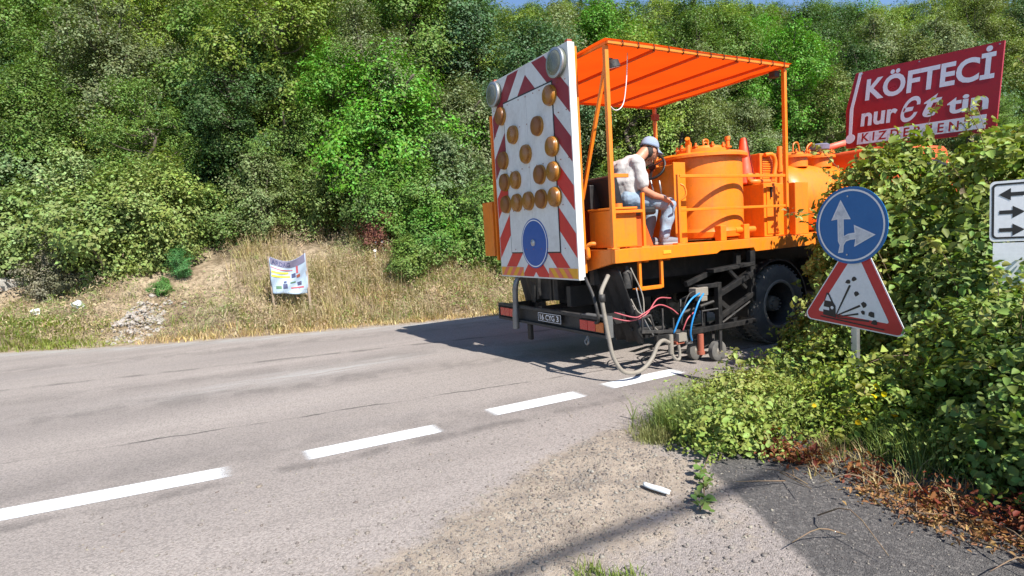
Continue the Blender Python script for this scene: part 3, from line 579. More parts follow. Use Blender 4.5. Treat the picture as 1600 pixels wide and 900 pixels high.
sw = P('steering_wheel', MB().tube(ring, .017, 8, False), 'ink', smooth=2)
b = MB()
for k in range(3): a = k*2.094+.5; b.bar(c_, c_+.16*(u_*math.cos(a)+e_*math.sin(a)), .035, .012)
b.disc(c_-ax*.015, ax, .045, .03, 16); P('wheel_spokes', b, 'ink', sw); P('steering_column', MB().tube([c_-ax*.02, c_-ax*.16, (1.53, .8, 1.45)], .028, 10), 'red_orange', sw, smooth=2)
cab = P('hydraulic_cabinet', MB().box((1.42, .36, 1.415), (1.58, 2.0, 2.38)), 'orange', bevel=.008)
P('cabinet_lever', MB().tube([(1.41, .55, 2.0), (1.34, .52, 2.2)], .01, 6).tube([(1.41, .68, 2.0), (1.33, .66, 2.22)], .01, 6), 'galv', cab, smooth=2)
P('cabinet_edge', MB().box((1.405, .335, 1.416), (1.60, .359, 2.40)), 'orange', cab, bevel=.004)
# side rail
sr = P('side_rail', MB().bar((1.17, .04, 2.20), (3.076, .04, 2.20), .036).bar((1.19, .04, 1.81), (3.076, .04, 1.81), .032).box((1.152, .022, 1.43), (1.188, .058, 2.219)).box((1.10, .005, 1.4125), (1.24, .09, 1.43)), 'orange', bevel=.004)
P('grab_handle', MB().tube(curve([(1.25, .1, 2.12), (1.30, .07, 2.08), (1.31, .06, 1.98), (1.25, .1, 1.92)], 5), .012, 8), 'orange', sr, smooth=2)
# tanks
def lugs(b, c, r, z, n, ph=0):
    for k in range(n):
        a = ph+k*6.2832/n; x, y = c[0]+r*math.cos(a), c[1]+r*math.sin(a); b.tube([(x, y, z-.03), (x, y, z+.07)], .014, 6).disc((x, y, z+.02), (0, 0, 1), .028, .02, 6)
    return b
c_ = (2.23, .66); tk = P('paint_tank', MB().lathe((*c_, 1.44), (0, 0, 1), [(0, .40), (.02, .50), (.09, .525), (.13, .51), (.14, .51), (1.02, .51), (1.03, .51)], 48), 'orange', smooth=True)
P('tank_rim', MB().lathe((*c_, 2.47), (0, 0, 1), [(0, .512), (.001, .58), (.035, .58), (.06, .55), (.075, .40), (.08, .0)], 48), 'orange', tk, True)
P('tank_lid', MB().lathe((*c_, 2.545), (0, 0, 1), [(0, .32), (.05, .32), (.055, .30), (.085, .28), (.10, .1), (.10, 0)], 36), 'orange', tk, True)
P('lid_clamps', lugs(MB(), c_, .30, 2.60, 9, .2), 'orange2', tk, True)
b = MB()
for a in (.3, 2.6, 4.3): x, y = c_[0]+.16*math.cos(a), c_[1]+.16*math.sin(a); P('lid_handle', MB().tube(curve([(x-.04, y, 2.63), (x-.04, y, 2.71), (x+.04, y, 2.71), (x+.04, y, 2.63)], 4), .011, 6), 'orange2', tk, True)
P('tank_valve', MB().tube([(1.78, .45, 2.5), (1.78, .45, 2.64), (1.72, .40, 2.70)], .03, 8), 'orange2', tk, True); P('tank_valve', MB().lathe((2.62, .55, 2.53), (0, 0, 1), [(0, .025), (.1, .025), (.101, .05), (.12, .05), (.121, .025), (.2, .025), (.201, .035), (.25, .035)], 10), 'orange2', tk, True)
for a in (-1.2, -2.0, .4, 2.5): x, y = c_[0]+.53*math.cos(a), c_[1]+.53*math.sin(a); P('tank_foot', MB().box((x-.05, y-.05, 1.412), (x+.05, y+.05, 1.60)), 'orange', tk, bevel=.006)
P('tank_drain', MB().tube([(2.25, .17, 1.53), (2.62, .17, 1.53)], .04, 12), 'orange', tk, True)
ht = P('pump_cabinet', MB().box((2.885, .21, 1.415), (3.29, 1.1, 2.12)), 'orange', bevel=.008); P('cabinet_door', MB().box((2.93, .197, 1.45), (3.18, .209, 2.08)), 'orange', ht, bevel=.004); P('door_handle', MB().box((2.99, .17, 1.93), (3.01, .196, 2.07)), 'ink', ht, bevel=.004)
P('pipe_cluster', MB().tube([(2.85, .4, 2.16), (3.25, .4, 2.16)], .035, 10).tube([(2.95, .5, 2.13), (2.95, .5, 2.26), (3.15, .5, 2.26)], .03, 10), 'orange2', ht, smooth=2)
mo = P('air_cooler', MB().box((3.20, .5, 2.14), (3.55, 1.0, 2.56)), 'orange2', bevel=.01)
b = MB()
for k in range(11): b.box((3.24, .488, 2.18+.032*k), (3.52, .499, 2.195+.032*k))
P('cooler_fins', b, 'orange', mo); P('cooler_pipe', MB().tube(curve([(3.25, .46, 2.53), (3.38, .44, 2.53), (3.44, .44, 2.42), (3.40, .44, 2.22)], 5), .03, 10), 'orange', mo, True); P('stand_pipe', MB().tube([(3.62, .5, 2.13), (3.62, .5, 2.66)], .035, 10).disc((3.62, .5, 2.3), (0, 0, 1), .055, .03, 10), 'orange', mo, True)
P('locker', MB().box((3.38, .10, 1.415), (3.66, .6, 2.12)), 'orange', bevel=.008); P('locker', MB().box((3.40, .62, 1.415), (3.66, 1.1, 2.1)), 'orange', bevel=.008)
gt = P('glass_bead_tank', MB().lathe((3.72, .92, 1.93), (1, 0, 0), [(0, .0), (.02, .2), (.06, .34), (.13, .44), (.22, .50), (.32, .525), (1.55, .525), (1.65, .49), (1.75, .3), (1.78, 0)], 48), 'orange', smooth=2)
for x in (4.35, 4.95):
    P('tank_lid', MB().lathe((x, .80, 2.40), (0, 0, 1), [(0, .2), (.14, .2), (.141, .25), (.18, .25), (.181, .21), (.21, .18), (.24, .05), (.24, 0)], 32), 'orange', gt, True); P('lid_clamps', lugs(MB(), (x, .8), .225, 2.59, 8), 'orange2', gt, True)
P('lid_bail', MB().tube(curve([(4.50, .7, 2.60), (4.56, .7, 2.72), (4.66, .7, 2.76), (4.66, .8, 2.66)], 4), .012, 6).tube(curve([(4.2, .7, 2.62), (4.22, .7, 2.74), (4.32, .7, 2.76), (4.36, .7, 2.64)], 4), .012, 6), 'orange2', gt, True)
P('air_filter', MB().lathe((5.22, .95, 2.50), (0, 0, 1), [(0, .06), (.2, .06), (.21, .15), (.28, .16), (.30, .13), (.31, 0)], 24), 'purple', True and TR, True)
for x in (4.0, 5.1): P('tank_saddle', MB().box((x-.05, .55, 1.415), (x+.05, 1.3, 1.62)), 'orange2', bevel=.005)
P('delivery_arm', MB().tube([(5.28, .9, 2.72), (6.3, .85, 2.92)], .05, 12), 'pink', smooth=2)
P('hopper', MB().box((5.30, .3, 1.6), (5.62, 2.1, 2.62)), 'red_orange', bevel=.03)
# cab in front
cb_ = P('cab', MB().prism([(5.75, .75), (7.75, .75), (7.75, 1.7), (7.45, 2.55), (7.2, 2.68), (5.75, 2.68)], (0, .05, 0), (1, 0, 0), (0, 0, 1), (0, 2.35, 0)), 'red_orange', bevel=.05)
P('cab_window', MB().prism([(6.5, 1.75), (7.45, 1.75), (7.2, 2.45), (6.5, 2.45)], (0, .034, 0), (1, 0, 0), (0, 0, 1), (0, .012, 0)), 'ink', cb_); P('windscreen', MB().bar((7.757, .25, 1.82), (7.757, 2.2, 1.82), .02, .1), 'ink', cb_); P('rear_window', MB().box((5.738, .5, 1.9), (5.747, 1.9, 2.45)), 'ink', cb_)
# spraying carriage on the right hand side
cg = P('spray_carriage', MB().bar((.60, -.10, .40), (2.25, -.10, .40), .05, .06).bar((.60, .13, .40), (2.2, .13, .40), .05, .06).bar((.62, -.10, .45), (.62, .13, .45), .05).bar((1.2, -.10, .435), (1.2, .13, .435), .05).bar((1.9, -.1, .44), (1.9, .13, .44), .05), 'black', bevel=.004)
P('carriage_mast', MB().bar((1.66, -.06, .41), (1.66, -.06, .93), .065, .06).bar((1.30, -.06, .90), (1.66, -.06, .90), .05).bar((1.62, .13, .42), (1.62, .13, .9), .05), 'black', cg, bevel=.004)
P('lift_arm', MB().bar((1.68, -.05, .78), (2.38, .02, .98), .05, .07).bar((1.68, -.05, .50), (2.38, .02, .72), .05, .06).bar((1.70, .0, .72), (2.0, .0, .50), .05, .06).bar((1.95, .02, 1.05), (2.25, .02, .80), .04).bar((1.3, .1, .93), (1.75, .12, 1.04), .05, .06), 'black', cg, bevel=.004)
P('arm_bracket', MB().bar((1.66, .05, 1.06), (2.40, .05, 1.10), .12, .045).box((2.33, .0, .62), (2.42, .07, 1.26)).box((1.85, .12, 1.03), (2.3, .3, 1.07)), 'black', cg, bevel=.004)
P('chassis_hanger', MB().box((2.18, .09, 1.07), (2.26, .15, 1.25)), 'black', bevel=.004)
P('link_rods', MB().tube([(1.70, -.08, .44), (2.45, .04, .66)], .012, 6).tube([(1.1, -.02, .62), (1.62, -.02, .70)], .018, 6).tube([(1.2, .1, .48), (1.2, .1, .75), (1.6, .1, .86)], .015, 6).tube([(1.34, -.1, .45), (1.34, -.1, .62), (1.6, -.1, .62)], .012, 6), 'dark', cg, True)
P('valve_block', MB().box((1.22, -.13, .80), (1.42, -.02, .90)).box((1.30, -.135, .74), (1.40, -.04, .798)), 'hose', cg, bevel=.006)
P('guide_frame', MB().bar((.42, -.10, .50), (.42, -.10, .65), .02).bar((.42, -.10, .65), (.54, -.10, .67), .02).bar((.54, -.10, .67), (.60, -.10, .48), .02).bar((.40, -.10, .50), (.95, -.12, .44), .035).bar((.42, .1, .50), (.95, .12, .46), .03).bar((.72, -.1, .44), (.72, -.1, .72), .018).bar((.86, -.12, .44), (.86, -.12, .60), .018), 'dark', cg, bevel=.003)
P('spray_gun', MB().tube([(.80, -.13, .20), (.80, -.13, .42)], .03, 10).tube(curve([(.80, -.13, .22), (.84, -.15, .14), (.90, -.15, .13), (.92, -.14, .22), (.90, -.13, .34)], 4), .018, 8).box((.88, -.18, .33), (1.0, -.08, .42)), 'hose', cg, True)
P('gun_body', MB().box((.86, -.16, .30), (.98, -.07, .328)), 'rust', cg, True); P('gun_body', MB().tube([(1.28, -.12, .15), (1.28, -.12, .36)], .035, 10).tube([(1.28, -.12, .12), (1.28, -.12, .16)], .045, 10), 'rust', cg, True)
for x, y in ((1.42, .10), (1.55, -.12)):
    cw = P('caster_wheel', MB().lathe((x, y, .125), (0, -1, 0), [(-.035, .06), (-.04, .10), (-.03, .12), (.03, .12), (.04, .10), (.035, .06)], 24), 'rubber', cg, True); P('caster_hub', MB().lathe((x, y, .125), (0, -1, 0), [(-.038, .06), (.03, .062), (.04, .03), (.05, .02), (.05, 0)], 18), 'hose', cg, True); P('caster_fork', MB().box((x-.02, y-.062, .13), (x+.02, y-.05, .37)).box((x-.02, y+.05, .13), (x+.02, y+.062, .37)), 'dark', cg)
P('gun_tie', MB().box((1.05, -.12, .28), (1.08, -.1, .38)).box((1.05, -.12, .27), (1.15, -.1, .29)), 'grey', cg)
P('air_hose', MB().tube(curve([(1.27, -.135, .84), (1.1, -.16, .78), (.93, -.17, .62), (.84, -.14, .43)], 7), .011, 7), 'bluehose', cg, 2); P('air_hose', MB().tube(curve([(1.33, -.14, .83), (1.2, -.18, .74), (1.10, -.18, .55), (1.08, -.16, .40), (1.13, -.13, .30)], 7), .011, 7), 'bluehose', cg, 2)
P('paint_hose', MB().tube(curve([(.10, .05, 1.14), (-.05, -.02, 1.0), (-.09, -.06, .93), (-.07, -.08, .70), (-.05, -.10, .5), (-.02, -.13, .28), (.08, -.17, .12), (.28, -.19, .10), (.46, -.18, .20), (.58, -.16, .34), (.68, -.14, .37), (.78, -.13, .33)], 7), .023, 10), 'hose', TR, 2); P('hose_joint', MB().tube([(-.085, -.065, .88), (-.085, -.06, .96)], .035, 8), 'dark', TR, 2)
P('thin_hose', MB().tube(curve([(-.02, .3, 1.12), (-.05, .12, .9), (-.02, .1, .66), (.05, .3, .6)], 6), .018, 8), 'dark', TR, 2)
for pts, m in (([(.36, .0, .86), (.40, -.06, .72), (.5, -.08, .66), (.6, -.1, .52), (.7, -.1, .45)], 'hose'), ([(.2, .1, .72), (.36, -.05, .66), (.46, -.08, .69), (.7, -.06, .76), (.9, -.04, .70), (1.0, -.06, .62)], 'redhose'), ([(.18, .12, .66), (.34, .0, .62), (.5, -.08, .68), (.75, 0, .82), (1.0, .05, .8)], 'redhose'), ([(.44, .0, .98), (.46, -.06, .70), (.5, -.1, .55), (.56, -.12, .44)], 'grey'), ([(.40, .03, 1.2), (.5, -.03, .9), (.47, -.08, .68)], 'hose'), ([(1.0, -.1, .5), (1.04, -.12, .72), (1.12, -.12, .84), (1.25, -.1, .87)], 'dark'), ([(1.02, -.1, .43), (1.08, -.12, .56), (1.2, -.1, .62)], 'redhose')):
    P('control_line', MB().tube(curve(pts, 6), .008, 6), m, cg, 2)

# ------------------------------------------------------------------ traffic cone on the pump cabinet
b = MB().lathe((3.30, .78, 2.60), (0, 0, 1), [(0, .13), (.02, .125), (.34, .045), (.36, .04), (.36, .0)], 24)
cn = thing('traffic_cone', (3.02, .62, 2.13), 'plain orange traffic cone standing between the round tank and the air cooler', 'cone')
P('cone_body', MB().lathe((3.02, .62, 2.16), (0, 0, 1), [(0, .155), (.04, .145), (.60, .045), (.62, .035), (.62, 0)], 28), 'cone', cn, True); P('cone_base', MB().box((2.84, .44, 2.132), (3.20, .80, 2.159)), 'cone', cn, bevel=.01)

# ------------------------------------------------------------------ the operator
def fused(name, mb, mat, parent, voxel=.012, smooth=6):
    """closes overlapping rounded limbs into one continuous skin"""
    o = mb.build(name, mat, parent); r = o.modifiers.new('r', 'REMESH'); r.mode = 'VOXEL'; r.voxel_size = voxel; s_ = o.modifiers.new('s', 'SMOOTH'); s_.iterations = smooth; s_.factor = .5
    me = bpy.data.meshes.new_from_object(o.evaluated_get(bpy.context.evaluated_depsgraph_get())); old = o.data; o.modifiers.clear(); o.data = me; bpy.data.meshes.remove(old)
    me.polygons.foreach_set('use_smooth', [True]*len(me.polygons)); return o
def ball(b, c, r, n=14):
    r = V3(r if hasattr(r, '__len__') else (r, r, r)); k = n//2; v = [V3(c)+r*V3((math.sin(math.pi*(i+.02)/(k+.04))*math.cos(6.2832*j/n), math.sin(math.pi*(i+.02)/(k+.04))*math.sin(6.2832*j/n), math.cos(math.pi*(i+.02)/(k+.04)))) for i in range(k+1) for j in range(n)]
    return b.add(v, [(i*n+j, (i+1)*n+j, (i+1)*n+(j+1) % n, i*n+(j+1) % n) for i in range(k) for j in range(n)]+[tuple(range(n)), tuple(k*n+j for j in range(n-1, -1, -1))])
def limb(b, pts, rad, n=14):
    for (p, q, r0, r1) in zip(pts, pts[1:], rad, rad[1:]): b.tube([p, (V3(p)+V3(q))/2, q], [r0, (r0+r1)/2, r1], n); ball(b, p, r0*.995); ball(b, q, r1*.995)
    return b
man = thing('person', (.85, .5, 1.88), 'man in pale grey t-shirt, jeans and cap, seated on the truck pointing downward', 'person')
hip = (.76, .5, 1.99); HC = V3((1.19, .5, 2.575))
b = MB()
limb(b, [(.95, .5, 2.42), (1.04, .5, 2.49), (1.11, .5, 2.55)], [.068, .064, .066])
ball(b, HC, (.106, .083, .122)); ball(b, HC+V3((.045, 0, -.055)), (.062, .055, .075)); ball(b, HC+V3((.07, 0, -.10)), (.032, .032, .028)); ball(b, HC+V3((.115, 0, -.035)), (.022, .015, .024)); ball(b, HC+V3((.095, 0, .0)), (.018, .05, .014))
for s_ in (-1, 1): ball(b, HC+V3((-.005, s_*.078, -.02)), (.022, .01, .034))
limb(b, [(.84, .5, 2.28), hip], [.10, .11]); 
for s_ in (-1, 1): limb(b, [(.84, .5, 2.32), (.82, .5+s_*.17, 2.37)], [.07, .055])
limb(b, [(.82, .31, 2.37), (.845, .245, 2.06), (.98, .25, 2.005), (1.13, .26, 1.975)], [.052, .044, .042, .029])
limb(b, [(.82, .69, 2.37), (.99, .75, 2.10), (1.08, .70, 2.24), (1.165, .62, 2.38)], [.052, .044, .040, .028])
# right hand points down past the knee, left hand rests against the chin
R0 = V3((1.13, .26, 1.975)); limb(b, [R0, R0+V3((.075, 0, -.03))], [.03, .036])
for (dy, ln, cu) in ((-.026, .085, .02), (-.009, .05, .05), (.009, .045, .055), (.026, .04, .05)):
    k0 = R0+V3((.085, dy, -.035)); k1 = k0+V3((ln*.55, 0, -ln*.35)); k2 = k1+V3((ln*.45-cu*.9, 0, -ln*.35-cu*.5)); limb(b, [R0+V3((.05, dy*.7, -.02)), k0, k1, k2], [.011, .0105, .0095, .008], 8)
limb(b, [R0+V3((.03, -.03, -.01)), R0+V3((.065, -.048, -.035)), R0+V3((.095, -.045, -.05))], [.012, .011, .009], 8)
L0 = V3((1.165, .62, 2.38)); limb(b, [L0, L0+V3((.035, -.045, .045))], [.028, .032])
for k, dz in enumerate((-.02, -.004, .012, .026)):
    q0 = L0+V3((.05, -.06, .05+dz)); limb(b, [L0+V3((.03, -.04, .04+dz*.7)), q0, q0+V3((.02, -.04, .01)), q0+V3((.005, -.065, .012))], [.011, .0105, .0095, .008], 8)
limb(b, [L0+V3((.0, -.02, .03)), L0+V3((.005, -.06, .06)), L0+V3((.02, -.085, .075))], [.012, .011, .009], 8)
for s_, kx in ((-1, 0), (1, .02)):
    y = .5+s_*.16; limb(b, [(.78, .5+s_*.09, 1.99), (1.30+kx, y, 1.90), (1.20+kx, y, 1.50), (1.22+kx, y, 1.46), (1.36+kx, y-.01*s_, 1.445)], [.09, .062, .04, .04, .03])
fused('body', b, 'skin', man, .0075, 3)
b = MB(); limb(b, [(.77, .5, 2.02), (.75, .5, 2.14), (.80, .5, 2.30), (.88, .5, 2.38), (.95, .5, 2.43)], [.150, .152, .155, .13, .085])
for s_ in (-1, 1): limb(b, [(.78, .5+s_*.06, 2.03), (.76, .5+s_*.07, 2.15), (.82, .5+s_*.10, 2.32)], [.125, .128, .12]); limb(b, [(.84, .5+s_*.10, 2.365), (.81, .5+s_*.185, 2.37)], [.105, .088])
limb(b, [(.82, .31, 2.37), (.836, .265, 2.14)], [.085, .076]); limb(b, [(.82, .69, 2.37), (.94, .735, 2.17)], [.085, .074])
o = fused('shirt', b, 'shirt', man, .010, 4)
_c = np.zeros(len(o.data.vertices)*3, np.float32); o.data.vertices.foreach_get('co', _c); _c = _c.reshape(-1, 3); _n = np.zeros(len(_c)*3, np.float32); o.data.vertices.foreach_get('normal', _n); _n = _n.reshape(-1, 3)
_c += _n*((vnoise(_c*np.array([1, .6, 1.3])+5, 13, 3)-.5)*.018+(vnoise(_c+9, 28, 4)-.5)*.006)[:, None]; o.data.vertices.foreach_set('co', _c.astype(np.float32).ravel()); o.data.update()
b = MB()
for s_, kx in ((-1, 0), (1, .02)):
    y = .5+s_*.16; limb(b, [(.74, .5+s_*.08, 1.985), (.80, .5+s_*.09, 1.98), (1.05, .5+s_*.13, 1.955), (1.31+kx, y, 1.895), (1.28+kx, y, 1.75), (1.21+kx, y, 1.52)], [.12, .122, .105, .085, .078, .066])
limb(b, [(.76, .5, 2.0), (.76, .5, 2.06)], [.15, .14]); o = fused('trousers', b, 'jeans', man, .010, 3)
_c = np.zeros(len(o.data.vertices)*3, np.float32); o.data.vertices.foreach_get('co', _c); _c = _c.reshape(-1, 3); _n = np.zeros(len(_c)*3, np.float32); o.data.vertices.foreach_get('normal', _n); _n = _n.reshape(-1, 3)
_c += _n*((vnoise(_c*np.array([1.2, .6, .8])+2, 14, 6)-.5)*.024)[:, None]; o.data.vertices.foreach_set('co', _c.astype(np.float32).ravel()); o.data.update()
for s_, kx in ((-1, 0), (1, .02)):
    y = .5+s_*.16; b = MB(); limb(b, [(1.19+kx, y, 1.50), (1.20+kx, y, 1.462), (1.30+kx, y, 1.462), (1.42+kx, y, 1.452)], [.052, .046, .046, .036]); fused('shoe', b, 'shoe', man, .009, 3); P('shoe_sole', MB().prism([(1.145+kx, y-.04), (1.25+kx, y-.045), (1.38+kx, y-.05), (1.455+kx, y-.025), (1.455+kx, y+.025), (1.38+kx, y+.05), (1.25+kx, y+.045), (1.145+kx, y+.04)], (0, 0, 1.4115), (1, 0, 0), (0, 1, 0), (0, 0, .026)), 'sole', man, bevel=.006)
# cap and hair follow the head's forward tilt
tl = V3((.30, 0, .954)); fwd = V3((.954, 0, -.30)); b = MB(); v = []; nn = 24
for i in range(9):
    a = math.pi/2*i/8
    for j in range(nn):
        e = 6.2832*j/nn; v.append(HC+V3((-.004, 0, .03))+fwd*.126*math.cos(a)**.8*math.cos(e)+V3((0, 1, 0))*.102*math.cos(a)**.8*math.sin(e)+tl*(.135*math.sin(a)-.012))
b.add(v, [(i*nn+j, i*nn+(j+1) % nn, (i+1)*nn+(j+1) % nn, (i+1)*nn+j) for i in range(8) for j in range(nn)]); cpo = P('cap', b, 'cap', man, 2); cpo.modifiers.new('s', 'SOLIDIFY').thickness = .006
b = MB(); v = []
for i in range(7):
    for j in range(13):
        e = -1.15+2.3*j/12; r = 1+.85*(i/6)*math.cos(e)**.7; v.append(HC+V3((-.004, 0, .026))+fwd*.122*r*math.cos(e)+V3((0, 1, 0))*.100*math.sin(e)*(1+.05*i/6)-tl*(.004+.040*(i/6)*(.5+.9*(j/6-1)**2)))
b.add(v, [(i*13+j, (i+1)*13+j, (i+1)*13+j+1, i*13+j+1) for i in range(6) for j in range(12)]); o = P('cap_peak', b, 'cap', man, 2); o.modifiers.new('s', 'SOLIDIFY').thickness = .005
b = MB(); ball(b, HC+V3((-.036, 0, -.022)), (.084, .085, .088)); o = P('hair', b, 'hair', man, 2)
for vv in o.data.vertices:
    if (vv.co.x+.85-HC[0]) > -.02 and (vv.co.z+1.88-HC[2]) < .06: vv.co.x = min(vv.co.x, HC[0]-.85-.022)
for s_ in (-1, 1): b = MB(); ball(b, HC+V3((.086, s_*.032, -.008)), (.011, .014, .008), 10); P('eye', b, 'ink', man, 2)
P('mouth', MB().tube([HC+V3((.098, -.022, -.082)), HC+V3((.104, 0, -.080)), HC+V3((.098, .022, -.082))], .0035, 6), 'rust', man, 2)

# ------------------------------------------------------------------ traffic signs on their pole
def rounded(poly, r, n=5):
    out = []; m = len(poly)
    for i in range(m):
        p0, p1, p2 = V3(poly[i-1]), V3(poly[i]), V3(poly[(i+1) % m]); a = (p0-p1)/np.linalg.norm(p0-p1); c = (p2-p1)/np.linalg.norm(p2-p1); ang = math.acos(max(-1, min(1, a@c))); d = r/math.tan(ang/2); bi = (a+c)/np.linalg.norm(a+c); cen = p1+bi*r/math.sin(ang/2)
        s0 = p1+a*d-cen; s1 = p1+c*d-cen
        for k in range(n+1):
            w_ = s0*(1-k/n)+s1*k/n; w_ = w_/np.linalg.norm(w_)*r; out.append(tuple(cen+w_))
    return out
sn = V3((-.996, .09, 0)); su = V3((-.09, -.996, 0)); sv = V3((.0, .0, 1.)); SP = V3((.97, -2.115, 0))
sg = thing('traffic_sign', tuple(SP), 'steel pole with round blue arrow sign above a loose gravel warning triangle, in brambles', 'road sign')
P('pole', MB().bar(SP+V3((0, 0, -.3)), SP+V3((0, 0, 1.80)), .055, .045), 'galv', sg, bevel=.008)
b = MB()
for k in range(26): b.disc(SP+sn*.029-su*.016+V3((0, 0, .1+.065*k)), sn, .006, .002, 8)
P('pole_holes', b, 'ink', sg)
DC = SP+sn*.045+V3((0, 0, 1.545))
rd = P('round_plate', MB().disc(DC, sn, .318, .006, 56), 'sblue', sg)
b = MB(); n = 56; b.add([DC+sn*.0085+(su*math.cos(6.2832*k/n)+sv*math.sin(6.2832*k/n))*r for r in (.296, .281) for k in range(n)], [(k, (k+1) % n, n+(k+1) % n, n+k) for k in range(n)]); P('white_ring', b, 'signwhite', rd)
def Z(pts): return [((x-318)/492., (232-y)/529.) for x, y in pts]
arrow = Z([(264, 353), (287, 350), (290, 318), (300, 302), (318, 295), (341, 292), (335, 326), (425, 275), (335, 230), (338, 264), (310, 268), (291, 278), (291, 204), (322, 205), (278, 118), (235, 207), (263, 203), (264, 300), (272, 318)])
from mathutils.geometry import tessellate_polygon
def flat(name, poly, o, lift, mat, parent):
    tri = tessellate_polygon([[Vector((x, y, 0)) for x, y in poly]]); b = MB(); b.add([V3(o)+su*x+sv*y+sn*lift for x, y in poly], [tuple(q) for q in tri]); return P(name, b, mat, parent)
flat('arrow_outline', arrow, DC, .0085, 'signwhite', rd)
c0 = np.mean(arrow, 0); flat('arrow_symbol', Z([(268, 348), (283, 346), (286, 315), (298, 298), (318, 290), (346, 287), (341, 317), (415, 275), (341, 240), (344, 269), (311, 273), (286, 282), (286, 199), (314, 199), (278, 130), (243, 202), (268, 198), (269, 300), (277, 318)]), DC, .011, 'signgrey', rd)
for x, y in ((310, 105), (304, 360)): P('sign_bolt', MB().disc(DC+su*((x-318)/492)+sv*((232-y)/529)+sn*.0085, sn, .007, .004, 8), 'galv', rd)
TC = DC-sn*.016
ra = math.radians(-4.5); rt_ = lambda q: [(x*math.cos(ra)-y*math.sin(ra), x*math.sin(ra)+y*math.cos(ra)) for x, y in q]
def tri_poly(s, r, cx=.01, cy=-.58): h = s*.866; return rounded([(cx+a*math.cos(ra)-c*math.sin(ra), cy+a*math.sin(ra)+c*math.cos(ra)) for a, c in ((-s/2, -h/3), (s/2, -h/3), (0, 2*h/3))], r)
tp = P('triangle_plate', MB().prism(tri_poly(.95, .05), TC, su, sv, sn*.005), 'signwhite', sg)
P('red_border', MB().prism(tri_poly(.915, .045), TC+sn*.0052, su, sv, sn*.002), 'signred', tp); P('white_field', MB().prism(tri_poly(.64, .012), TC+sn*.0074, su, sv, sn*.0015), 'signwhite', tp)
for nm, q in (('ground_line', [(172, 643), (300, 658), (452, 674), (452, 680), (300, 664), (172, 649)]), ('car_body', [(184, 638), (186, 614), (214, 617), (214, 603), (188, 600), (192, 572), (203, 534), (215, 538), (233, 576), (244, 594), (245, 648)]),
             ('spray_line', [(246, 628), (306, 494), (315, 497), (250, 632)]), ('spray_line', [(247, 634), (351, 579), (356, 587), (250, 639)]), ('spray_line', [(249, 640), (344, 616), (347, 624), (250, 644)]), ('spray_line', [(250, 645), (390, 643), (391, 651), (252, 649)])):
    flat(nm, Z(q), TC, .0112, 'ink', tp)
for k, (x, y, r) in enumerate(((302, 480, 11), (328, 467, 11), (338, 532, 11), (370, 578, 12), (366, 612, 9), (402, 617, 14), (413, 650, 13))):
    flat('flying_stone', Z([(x+r*(1+.25*math.sin(j*2.7+k))*math.cos(j*.898), y+r*(1+.2*math.cos(j*1.9+k))*math.sin(j*.898)) for j in range(7)]), TC, .0112, 'ink', tp)
b = MB()
# black circle of the headlamp
flat('car_window', Z([(196, 571), (206, 544), (211, 545), (224, 574)]), TC, .0125, 'signwhite', tp); P('headlamp_mark', MB().disc(TC+su*((228-318)/492)+sv*((232-603)/529)+sn*.0116, sn, .014, .001, 14), 'signwhite', tp)

# white sign with three black arrows at the right edge
an = V3((-.93, -.367, 0)); au = V3((.367, -.93, 0)); AO = V3((1.383, -2.889, 1.365))
asg = thing('arrow_sign', (1.55, -3.2, 0), 'white rectangular sign with three black arrows and a blank white plate beneath, right edge', 'road sign')
P('pole', MB().tube([AO+au*.42+an*-.03+V3((0, 0, -1.6)), AO+au*.42+an*-.03+V3((0, 0, .52))], .03, 12), 'galv', asg, True)
pp = P('arrow_plate', MB().prism(rounded([(0, 0), (.84, 0), (.84, .445), (0, .445)], .03), AO, au, V3((0, 0, 1)), an*-.006), 'signwhite', asg)
o1 = rounded([(.012, .02), (.828, .02), (.828, .428), (.012, .428)], .03); i1 = rounded([(.026, .034), (.814, .034), (.814, .414), (.026, .414)], .02); b = MB(); n = len(o1)
b.add([AO+an*.002+au*x+V3((0, 0, y)) for x, y in o1+i1], [(k, (k+1) % n, n+(k+1) % n, n+k) for k in range(n)]); P('black_border', b, 'ink', pp)
for row, d in ((.345, -1), (.215, 1), (.085, 1)):
    for colx in (.125, .42, .70):
        q = [(-.07, -.014), (.005, -.014), (.005, -.045), (.075, 0), (.005, .045), (.005, .014), (-.07, .014)]; q = [(x*d, y) for x, y in q]; tri = tessellate_polygon([[Vector((x, y, 0)) for x, y in q]])
        P('black_arrow', MB().add([AO+an*.002+au*(colx+x)+V3((0, 0, row+y)) for x, y in q], [tuple(k) for k in tri]), 'ink', pp)
P('blank_plate', MB().prism([(.02, -.36), (.80, -.36), (.80, -.01), (.02, -.01)], AO, au, V3((0, 0, 1)), an*-.005), 'signwhite', asg)

